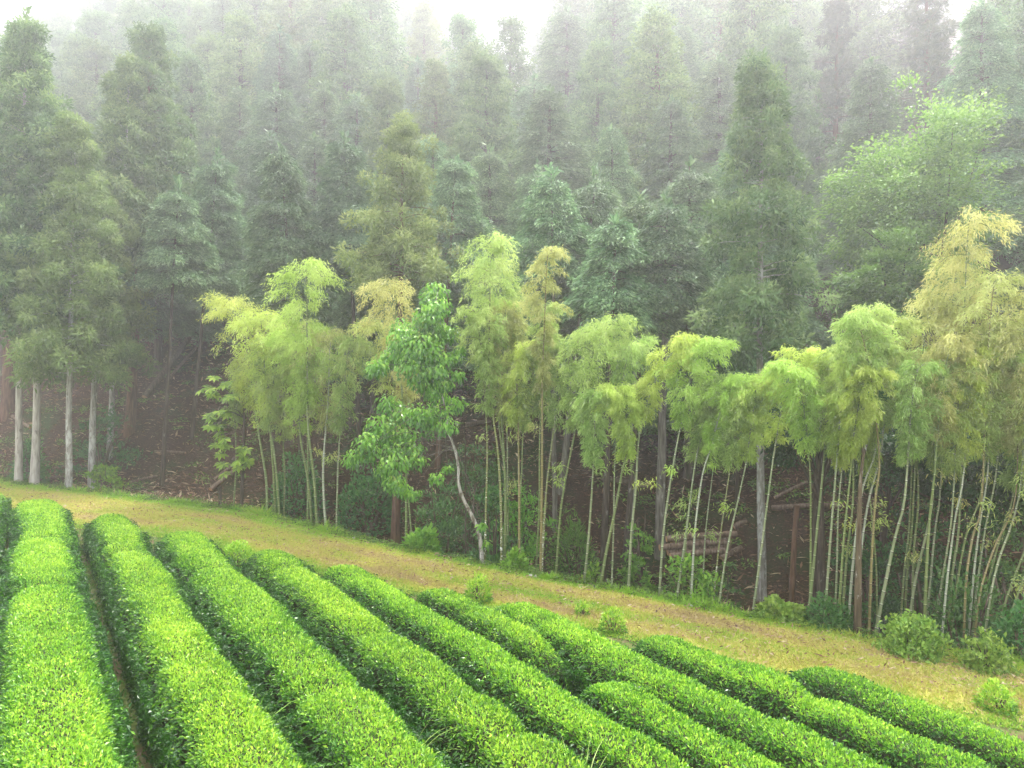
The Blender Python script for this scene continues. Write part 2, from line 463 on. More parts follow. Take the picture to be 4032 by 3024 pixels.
h = h * (1 + .9 * smooth((vnoise(x * 1.7 + 90, y * 1.7) - .58) / .2) * rng.random(len(x)))
D = np.stack([rng.normal(0, .8, len(x)), rng.normal(0, .8, len(x)), np.full(len(x), .75)], 1)
leaves(mb, np.stack([x, y, z - .005], 1), D, rng.normal(0, 1, (len(x), 3)), h, rng.uniform(.012, .028, len(x)), tint=tint)
o = mb.build('path_grass', M['grass']); o['kind'] = 'stuff'; tag(o, 'short mown grass and dry clippings on the path', 'grass')

mb = MB()
x = rng.uniform(-24, 13, 5500); v = rng.beta(1.3, 1.6, 5500); y = edge_y(x) - v * PATHW(x) / .86
k = in_view(x, y); x, y, v = x[k], y[k], v[k]
L = rng.uniform(.05, .13, len(x))
D = np.stack([rng.normal(0, 1, len(x)), rng.normal(0, 1, len(x)), rng.uniform(0, .35, len(x))], 1)
leaves(mb, np.stack([x, y, height(x, y - .001) + .05 + .05 * np.sin(np.pi * v)], 1), D, np.stack([rng.normal(0, .5, len(x)), rng.normal(0, .5, len(x)), np.ones(len(x))], 1), L, L * rng.uniform(.18, .4, len(x)), tint=np.clip(rng.normal(.6, .28, len(x)), 0, 1))
o = mb.build('path_litter', M['litter']); o['kind'] = 'stuff'; tag(o, 'dry fallen leaves scattered over the grassy path', 'leaf litter')

# grass and moss between the tea rows
mb = MB()
x = rng.uniform(-12, 10, 90000); y = rng.uniform(5, 22, 90000)
k = in_view(x, y) & (s_of(x, y) < -PATHW(x) * .98); x, y = x[k], y[k]
tint = np.clip(.35 + .6 * vnoise(x * .8, y * .8) + rng.normal(0, .15, len(x)), 0, 1)
D = np.stack([rng.normal(0, .9, len(x)), rng.normal(0, .9, len(x)), np.full(len(x), .8)], 1)
leaves(mb, np.stack([x, y, height(x, y) - .005], 1), D, rng.normal(0, 1, (len(x), 3)), rng.uniform(.04, .11, len(x)), rng.uniform(.012, .03, len(x)), tint=tint)
o = mb.build('field_grass', M['weeds']); o['kind'] = 'stuff'; tag(o, 'low weeds and moss on the soil between tea rows', 'weeds')

# fallen leaves, twigs and dry bamboo sheaths on the forest floor
mb = MB()
x, y, s = scatter(190000, -30, 16, .1, 22)
k = in_view(x, y); x, y, s = x[k], y[k], s[k]
pile = np.exp(-((x + 14.5) / 3.5) ** 2 - ((s - 1.6) / 1.6) ** 2)
pale = rng.random(len(x)) < (.10 + .55 * pile)
tint = np.where(pale, rng.uniform(.5, 1, len(x)), np.clip(rng.normal(.28, .17, len(x)), 0, .6))
L = np.where(pale, rng.uniform(.14, .36, len(x)), rng.uniform(.07, .2, len(x)))
D = np.stack([rng.normal(0, 1, len(x)), rng.normal(0, 1, len(x)), rng.uniform(-.05, .5, len(x))], 1)
leaves(mb, np.stack([x, y, height(x, y) + .02], 1), D, np.stack([rng.normal(0, .5, len(x)), rng.normal(0, .5, len(x)), np.ones(len(x))], 1), L, L * rng.uniform(.1, .32, len(x)), tint=tint)
o = mb.build('leaf_litter', M['litter']); o['kind'] = 'stuff'; tag(o, 'brown fallen leaves and pale bamboo sheaths covering the forest floor', 'leaf litter')

# low undergrowth scattered through the forest
mb = MB()
cxs, cys, cs = scatter(4200, -30, 18, .4, 22)
ex, ey, es = scatter(700, -24, 12, -.12, .55)
bigm = np.r_[np.ones(4200), np.full(700, .42)]
cxs, cys = np.r_[cxs, ex], np.r_[cys, ey]
dens = vnoise(cxs * .25 + 20, cys * .25)
k = in_view(cxs, cys) & ((dens + .035 * np.clip(cxs, -6, 9) > .56) | (rng.random(4900) < .20) | (bigm < .9)); cxs, cys, bigm = cxs[k], cys[k], bigm[k]
for a, b, bg in zip(cxs, cys, bigm):
    if .18 < a / b < .31 and b < 19.2 and bg > .9: continue       # open ground before the log stack
    n = int(rng.integers(25, 70) * bg); r = rng.uniform(.15, .5) * bg
    p = rng.normal(0, 1, (n, 3)) * np.array([r, r, r * .55]) * .6
    p[:, 2] = np.abs(p[:, 2]) + .08
    P = p + np.array([a, b, float(height(a, b))])
    D = np.stack([p[:, 0] / r + rng.normal(0, .6, n), p[:, 1] / r + rng.normal(0, .6, n), rng.normal(0, .35, n)], 1)
    ll = rng.uniform(.08, .17, n) * (.4 + .6 * bg)
    leaves(mb, P, D, np.array([[0, 0, 1.0]]) + rng.normal(0, .35, (n, 3)), ll, ll * rng.uniform(.3, .55, n), droop=.15, tint=np.clip(rng.normal(.5, .25, n), 0, 1))
o = mb.build('undergrowth', M['weeds']); o['kind'] = 'stuff'; tag(o, 'small leafy seedlings and dwarf bamboo on the dark forest floor', 'undergrowth')

# ------------------------------------------------------------------ tea hedges
def tea_profile(q):
    """q in 0..1 across the hedge from left foot over the top to right foot -> (across -1..1, up 0..1), outward normal"""
    return np.interp(q, _TQ, _TX), np.interp(q, _TQ, _TZ)
_a = np.pi * (1 - np.linspace(0, 1, 4001))
_TX = np.sign(np.cos(_a)) * np.abs(np.cos(_a)) ** .60
_TZ = np.abs(np.sin(_a)) ** .50
_TQ = np.r_[0, np.cumsum(np.hypot(np.diff(_TX) * .55, np.diff(_TZ) * .72))]
_TQ /= _TQ[-1]

def tea_hedge(label, name, axis0, axis1, w, h, group, seed, dips=()):
    """a clipped hedge: twiggy core and a dense coat of leaves. axis0, axis1: ground points of its centre line"""
    r = np.random.default_rng(seed)
    a0, a1 = np.array(axis0, float), np.array(axis1, float)
    Lr = float(np.linalg.norm(a1 - a0))
    dr = (a1 - a0) / Lr
    nr = np.array([dr[1], -dr[0]])
    mid = (a0 + a1) / 2
    base = np.array([mid[0], mid[1], float(height(*mid))])
    root = empty(name, label, 'tea hedge', base, group)
    ph = r.uniform(0, 50)
    def shape(u):
        e = np.minimum(u, Lr - u)
        endf = np.clip(e / .8, 0, 1); endf = np.sqrt(1 - (1 - endf) ** 2)
        wob = 1 + .17 * (vnoise(u * .95 + ph, 3 + ph) - .5)
        woh = 1 + .13 * (vnoise(u * .8 + ph, 9 + ph) - .5)
        for d_, dep in dips:
            g = np.exp(-((u - d_) / .24) ** 2) * dep * .65
            wob = wob - g; woh = woh - g * .75
        return w * .5 * wob * (.25 + .75 * endf), h * woh * (.3 + .7 * endf), (vnoise(u * .45 + ph, 21.3) - .5) * .16
    def surf(u, q, k=1.0):
        cx_, cz_ = tea_profile(q)
        hw, hh, off = shape(u)
        bul = 1 + .08 * (vnoise(u * 2.6 + ph, q * 7 + 30 + ph) - .5) + .07 * (vnoise(u * 6.5, q * 15 + ph) - .5)
        ac = cx_ * hw * k * bul + off
        X = a0[0] + dr[0] * u + nr[0] * ac
        Y = a0[1] + dr[1] * u + nr[1] * ac
        Z = height(X, Y) + .03 + cz_ * hh * k * (1 + .5 * (bul - 1))
        return np.stack([X, Y, Z], -1)
    # core: solid hull for the dense twigs, coloured dark so leaf gaps look shaded
    nu, nq = max(int(Lr / .15), 4), 15
    U, Q_ = np.meshgrid(np.linspace(.06, Lr - .06, nu), np.linspace(0.02, .98, nq))
    V = (surf(U, Q_, .86) - base).reshape(-1, 3)
    i = (np.arange(nq - 1)[:, None] * nu + np.arange(nu - 1)[None]).ravel()
    mb = MB(); mb.add(V, Q=np.stack([i, i + 1, i + nu + 1, i + nu], 1))
    mb.build('stems', M['tea_twig_shade'], root, smooth=True)
    # leaves: density follows distance, size grows slowly with it
    n = int(Lr * (w + 1.7 * h) * 3600)
    u = r.uniform(0, Lr, n); q = np.clip(r.uniform(-.02, 1.02, n), 0.0, 1)
    P = surf(u, q, 1.0)
    e = .02
    du = surf(np.clip(u + e, 0, Lr), q) - surf(np.clip(u - e, 0, Lr), q)
    dq = surf(u, np.clip(q + e, 0, 1)) - surf(u, np.clip(q - e, 0, 1))
    nrm = unit(np.cross(du, dq)); nrm[nrm[:, 2] < -.2] *= -1
    # end caps look outwards
    e0 = np.exp(-u / .22)[:, None]; e1 = np.exp(-(Lr - u) / .22)[:, None]
    nrm = unit(nrm - e0 * np.r_[dr, 0] * 1.0 + e1 * np.r_[dr, 0])
    dist = P[:, 1]
    vis = in_view(P[:, 0], P[:, 1], 1.12) & (r.random(n) < np.clip(1.35 - dist / 26, .5, 1))
    P, nrm, u, q, dist = P[vis], nrm[vis], u[vis], q[vis], dist[vis]
    n = len(P)
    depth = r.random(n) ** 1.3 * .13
    P = P - nrm * (depth + .03)[:, None]
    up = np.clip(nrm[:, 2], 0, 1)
    rand = r.normal(0, 1, (n, 3))
    D = nrm * .75 + rand * .62 + np.array([0, 0, 1]) * (.15 + .40 * up)[:, None]
    D[:, 2] -= (1 - up) * .25
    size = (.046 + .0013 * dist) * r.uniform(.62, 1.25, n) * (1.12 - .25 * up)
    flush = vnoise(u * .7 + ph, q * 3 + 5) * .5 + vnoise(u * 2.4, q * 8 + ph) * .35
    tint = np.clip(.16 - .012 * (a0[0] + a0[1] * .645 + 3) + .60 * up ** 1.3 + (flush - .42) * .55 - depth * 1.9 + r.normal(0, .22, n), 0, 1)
    N = unit(nrm + r.normal(0, .7, (n, 3)) + np.array([0, 0, .8]))
    mb = MB()
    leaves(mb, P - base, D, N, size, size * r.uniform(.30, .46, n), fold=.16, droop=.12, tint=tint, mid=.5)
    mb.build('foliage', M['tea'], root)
    return root

SL = -.645
def row_line(x12, w, ya, yb):
    """ground points of the centre line of a hedge whose right edge passes x12 at 12 m"""
    off = .5 * w / .84
    return (x12 + SL * (ya - 12) - off, ya), (x12 + SL * (yb - 12) - off, yb)
G = 'clipped tea hedges running down the field'
ROWS = [  # right edge at 12 m, width, near y, far y, height, label, dips
    (-8.55, 1.15, 12.5, 22.9, .74, 'sliver of tea hedge cut by the left photo edge, bright lime top', [(4.2, .1)]),
    (-6.82, 1.13, 4.6, 21.6, .76, 'broad lime tea hedge at far left with bare soil strip on its right', [(9.6, .22), (13.9, .25)]),
    (-5.08, 1.0, 4.6, 19.6, .75, 'lime tea hedge second from left in full view, ending in a rounded knob', [(13.0, .25), (6.0, .1), (14, .1)]),
    (-3.58, 1.08, 4.6, 18.0, .74, 'tea hedge whose far end stands just left of the small round tea bush', [(5.1, .22), (11.6, .12)]),
    (-2.16, .92, 4.6, 16.5, .74, 'tea hedge starting directly right of the small round tea bush', [(3.9, .28), (7.6, .16), (12, .1)]),
    (-1.02, .82, 4.6, 15.4, .72, 'long unbroken tea hedge next to the one broken by a gap', [(6.3, .12), (3.0, .14)]),
    (0.03, .78, 10.35, 13.9, .72, 'short tea hedge above the gap, ending in a rounded shoulder', [(2.4, .1)]),
    (-.04, .78, 4.6, 9.75, .70, 'tea hedge below the gap, continuing the short one', [(2.6, .1)]),
    (1.04, .90, 4.6, 13.2, .72, 'dark green tea hedge with two leafy shoots standing behind it', [(4.6, .16), (6.5, .1)]),
    (2.42, .87, 4.6, 11.8, .70, 'tea hedge in lower right ending in a low dark knob by the path', [(5.6, .3), (3.2, .14)]),
    (3.62, .84, 4.6, 10.7, .68, 'rightmost tea hedge running along the grassy path', [(4.0, .16), (2.2, .1)]),
]
for k, (x12, w, ya, yb, h, lab, dips) in enumerate(ROWS):
    p0, p1 = row_line(x12, w, ya, yb)
    tea_hedge(lab, 'tea_hedge', p0, p1, w, h, G, 100 + k, dips)

def leafy_bush(name, label, cat, loc, r, h, mat, n, ll, ww, seed, group=None, droop=.1, stems=5, up=.3, clump=0):
    """a shrub: several stems and a loose dome of leaves"""
    g = np.random.default_rng(seed)
    root = empty(name, label, cat, loc, group)
    mb = MB()
    tips = []
    for i in range(stems):
        a = g.uniform(0, 6.28); rr = r * g.uniform(.2, .75)
        t = np.array([math.cos(a) * rr, math.sin(a) * rr, h * g.uniform(.5, .85)])
        tube(mb, curve([(t[0] * .1, t[1] * .1, -.15), (t[0] * .5, t[1] * .5, t[2] * .55), t], 5), np.linspace(.018, .006, 5) * max(1, h), 5)
        tips.append(t)
    mb.build('stems', M['dead_wood'], root)
    d = unit(g.normal(0, 1, (n, 3))); d[:, 2] = np.abs(d[:, 2]) * 1.1 - .12
    lump = 1 + .5 * (vnoise(d[:, 0] * 2.4 + seed, d[:, 1] * 2.4 + d[:, 2] * 2.2) - .5)
    rad = g.uniform(.45, 1.0, n) ** .5 * lump
    P = d * rad[:, None] * np.array([r, r, h])
    P[:, 2] = np.maximum(P[:, 2], .04)
    if clump:
        cidx = g.integers(0, clump, n)
        cc = P[:clump]
        P = cc[cidx] + g.normal(0, 1, (n, 3)) * np.array([.13, .13, .05]) * r * 1.5
        P[:, 2] = np.maximum(P[:, 2], .04)
    D = d * .8 + g.normal(0, .55, (n, 3)) + np.array([0, 0, up])
    s_ = g.uniform(.7, 1.25, n)
    mb = MB()
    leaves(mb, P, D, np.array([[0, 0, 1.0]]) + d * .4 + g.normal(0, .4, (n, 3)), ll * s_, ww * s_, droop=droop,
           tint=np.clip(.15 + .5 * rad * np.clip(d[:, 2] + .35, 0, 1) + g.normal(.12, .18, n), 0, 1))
    mb.build('foliage', mat, root)
    return root

def ground_pt(x, y, dd=None):
    d = dd or hit(x, y)
    X = (x - CX) / F * d
    return (X, d, float(height(X, d)))

leafy_bush('tea_bush', 'small round tea bush alone at the far end between two hedges', 'tea bush', (-6.35, 17.15, float(height(-6.35, 17.15))), .36, .62, M['tea'], 1500, .085, .034, 301, stems=7)
leafy_bush('tea_bush', 'bright pale tea shoot clump behind the short hedge above the gap', 'tea bush', ground_pt(1880, 2372), .28, .52, M['tea'], 800, .085, .032, 302, up=.6)
leafy_bush('tea_bush', 'dark tea bush beside the path, right of the pale shoot clump', 'tea bush', ground_pt(2412, 2490), .24, .40, M['tea'], 700, .075, .03, 303)
leafy_bush('tea_bush', 'tiny tea sprout on the path side between the two small bushes', 'tea bush', ground_pt(2295, 2432), .14, .26, M['tea'], 250, .075, .03, 304, up=.6)
leafy_bush('tea_bush', 'low tea bush near the right photo edge beyond the last hedge', 'tea bush', ground_pt(3930, 2800), .26, .36, M['tea'], 800, .07, .028, 305)

def grass_tuft(label, x, y, d, n, L, seed):
    g = np.random.default_rng(seed)
    X = (x - CX) / F * d
    loc = np.array([X, d, float(height(X, d))])
    mb = MB()
    for i in range(n):
        a = g.uniform(0, 6.28); l = L * g.uniform(.6, 1.1); o = np.array([math.cos(a), math.sin(a), 0])
        t = np.linspace(0, 1, 7)[:, None]
        lean = g.uniform(.35, .95)
        c = o * (.03 + lean * l * t ** 1.5) + np.array([0, 0, 1]) * (l * (1.25 * t - .75 * lean * t ** 2.4))
        sd = np.cross(o, [0, 0, 1]) * .0085
        w = (1 - t ** 2) * 1.0 + .05
        V = np.concatenate([c - sd * w, c + sd * w])
        k = np.arange(6)
        mb.add(V, Q=np.stack([k, k + 1, k + 8, k + 7], 1), c=g.uniform(.2, 1))
    o = mb.build('grass_tuft', M['tallgrass'])
    o.location = loc
    return tag(o, label, 'grass', 'long grass tufts between the hedges')
R1 = lambda x, y: (x * .6774, 1900 + y * .6774)
R2 = lambda x, y: (1344 + x * .6774, 1900 + y * .6774)
grass_tuft('long arching grass tuft at the bottom edge in the bare soil strip', *R1(660, 1640), 6.3, 34, .55, 1)
grass_tuft('largest pale grass tuft, in the dark gap right of the second lime hedge', *R1(1420, 1120), 8.3, 46, .95, 2)
grass_tuft('thin grass sprig in the gap above the largest grass tuft', *R1(1180, 730), 11.3, 20, .75, 3)
grass_tuft('faint grass sprig beside the bare soil strip, halfway up', *R1(560, 780), 10.4, 16, .40, 4)
grass_tuft('arching grass tuft in the gap at the bottom centre left', *R2(330, 1290), 7.8, 30, .90, 5)
grass_tuft('pale grass tuft in the gap at the bottom centre right', *R2(1380, 1560), 7.2, 34, .88, 6)

# ------------------------------------------------------------------ bamboo
def bamboo(label, pts, d0, rad, culm, leaf, tip, spread, seed, group, start=.45, dens=1.0, leafL=.15):
    """pts: photo pixels up the visible culm; tip: photo pixel of the drooping top; depth d0"""
    g = np.random.default_rng(seed)
    dt = g.uniform(-.5, .6)
    n = len(pts)
    P = [px(x, y, d0 + dt * i / n) for i, (x, y) in enumerate(pts)]
    zg = float(height(P[0][0], P[0][1]))
    if P[0][2] > zg - .1:
        low = P[0] + (P[0] - P[1]) / max(abs(P[0][2] - P[1][2]), .1) * (P[0][2] - zg + .12)
        low[2] = zg - .12
        P = [low] + P if P[0][2] - zg > .15 else [low] + P[1:]
    tp = px(tip[0], tip[1], d0 + dt)
    # bend over at the top
    last = P[-1]
    up = tp - last
    P.append(last + up * np.array([.45, .45, .66]))
    P.append(tp)
    bend = np.array([math.copysign(.5, up[0] if abs(up[0]) > .1 else g.normal()), g.normal(0, .3), 0]) * spread * .8
    P.append(tp + bend * .6 + np.array([0, 0, -.10 * spread]))
    P.append(tp + bend * 1.1 + np.array([0, 0, -.42 * spread]))
    base = P[0]
    root = empty('bamboo', label, 'bamboo', base, group)
    C = curve(np.array(P) - base, 60)
    arc = np.r_[0, np.cumsum(np.linalg.norm(np.diff(C, axis=0), axis=1))]
    tot = arc[-1]
    # culm with node rings
    q, rr, tt = [0.0], [rad], [.5]
    pos = .12; step = .20
    while pos < tot - .1:
        f = pos / tot
        rad_f = rad * (1 - f) ** .75 + .004
        for dx, m, t in ((-.022, 1.0, .5), (-.008, 1.08, .0), (.006, 1.10, 1.0), (.022, 1.0, .5)):
            q.append(pos + dx); rr.append(rad_f * m); tt.append(t)
        pos += step * (1 + .3 * math.sin(f * 3.14)) * 1.3 * (rad / .05) ** .4
    q.append(tot); rr.append(.004); tt.append(.5)
    q = np.array(q)
    pts3 = np.stack([np.interp(q, arc, C[:, k]) for k in range(3)], 1)
    cb = MB(); tube(cb, pts3, rr, 8, tt)
    # branches and leaves
    fs = np.linspace(start, .985, int(23 * max(1, tot * (1 - start) / 4)))
    lb, bb = MB(), MB()
    AP, AD, AL, AT = [], [], [], []
    for f in fs:
        c0 = np.array([np.interp(f * tot, arc, C[:, k]) for k in range(3)])
        e = (f - start) / (1 - start)
        prof = (.35 + 1.0 * e) if e < .5 else (.85 + .25 * math.sin((1 - e) * 3.14))
        if e > .8: prof *= .95 - .35 * (e - .8) / .2
        for b_ in range(3):
            a = g.uniform(0, 6.28)
            l = spread * prof * g.uniform(.45, 1.25)
            o = np.array([math.cos(a), math.sin(a), 0])
            rise, fall = g.uniform(.40, .80), g.uniform(.60, 1.05)
            t = np.linspace(0, 1, 6)
            br = c0 + o * (l * t)[:, None] + np.array([0, 0, 1.0]) * (l * (rise * t - fall * t * t))[:, None]
            if b_ == 0:
                tube(bb, br, np.linspace(.009, .003, 6), 3, cap=False)
            m = int(86 * dens * (.5 + .5 * prof))
            tq = .18 + .82 * g.random(m) ** .7
            pp = np.stack([np.interp(tq, t, br[:, k]) for k in range(3)], 1) + g.normal(0, .06 * spread + .010, (m, 3))
            AP.append(pp)
            AD.append(o * .55 + g.normal(0, .5, (m, 3)) + np.array([0, 0, -.42]) * (.3 + tq)[:, None])
            AL.append(leafL * g.uniform(.6, 1.2, m))
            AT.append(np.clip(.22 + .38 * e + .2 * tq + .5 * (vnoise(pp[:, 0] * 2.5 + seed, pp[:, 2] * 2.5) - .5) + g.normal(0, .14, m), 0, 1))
    kk_ = C[int(44 * start):]
    tube(bb, kk_, np.linspace(rad * .45, .003, len(kk_)), 4, cap=False)
    for q_ in range(int(g.integers(0, 3))):
        f = g.uniform(.30, start)
        c0 = np.array([np.interp(f * tot, arc, C[:, k]) for k in range(3)])
        a = g.uniform(0, 6.28); o = np.array([math.cos(a), math.sin(a), 0]); l = spread * g.uniform(.35, .75)
        t = np.linspace(0, 1, 6)
        br = c0 + o * (l * t)[:, None] + np.array([0, 0, 1.0]) * (l * (.9 * t - .6 * t * t))[:, None]
        tube(cb, br, np.linspace(.007, .002, 6), 3, cap=False)
        m = int(g.integers(15, 60))
        tq = g.uniform(.45, 1, m)
        AP.append(np.stack([np.interp(tq, t, br[:, k]) for k in range(3)], 1) + g.normal(0, .07, (m, 3)))
        AD.append(o * .5 + g.normal(0, .6, (m, 3)) + np.array([0, 0, -.4])); AL.append(leafL * g.uniform(.7, 1.3, m)); AT.append(g.uniform(.3, .9, m))
    P_, D_, L_, T_ = np.concatenate(AP), np.concatenate(AD), np.concatenate(AL), np.concatenate(AT)
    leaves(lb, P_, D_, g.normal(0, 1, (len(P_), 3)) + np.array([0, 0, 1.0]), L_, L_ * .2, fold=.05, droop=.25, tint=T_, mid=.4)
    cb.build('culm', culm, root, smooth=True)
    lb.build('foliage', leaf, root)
    bb.build('branches', culm, root)
    return root

V = lambda x, y: (x * V2S, y * V2S)
c_, l_, w_, p_, s_, n_ = 'culm_green', 'bamboo_lime', 'culm_white', 'culm_pale', 'culm_spot', 'culm_brown'
gr, ye = 'bamboo_green', 'bamboo_yellow'
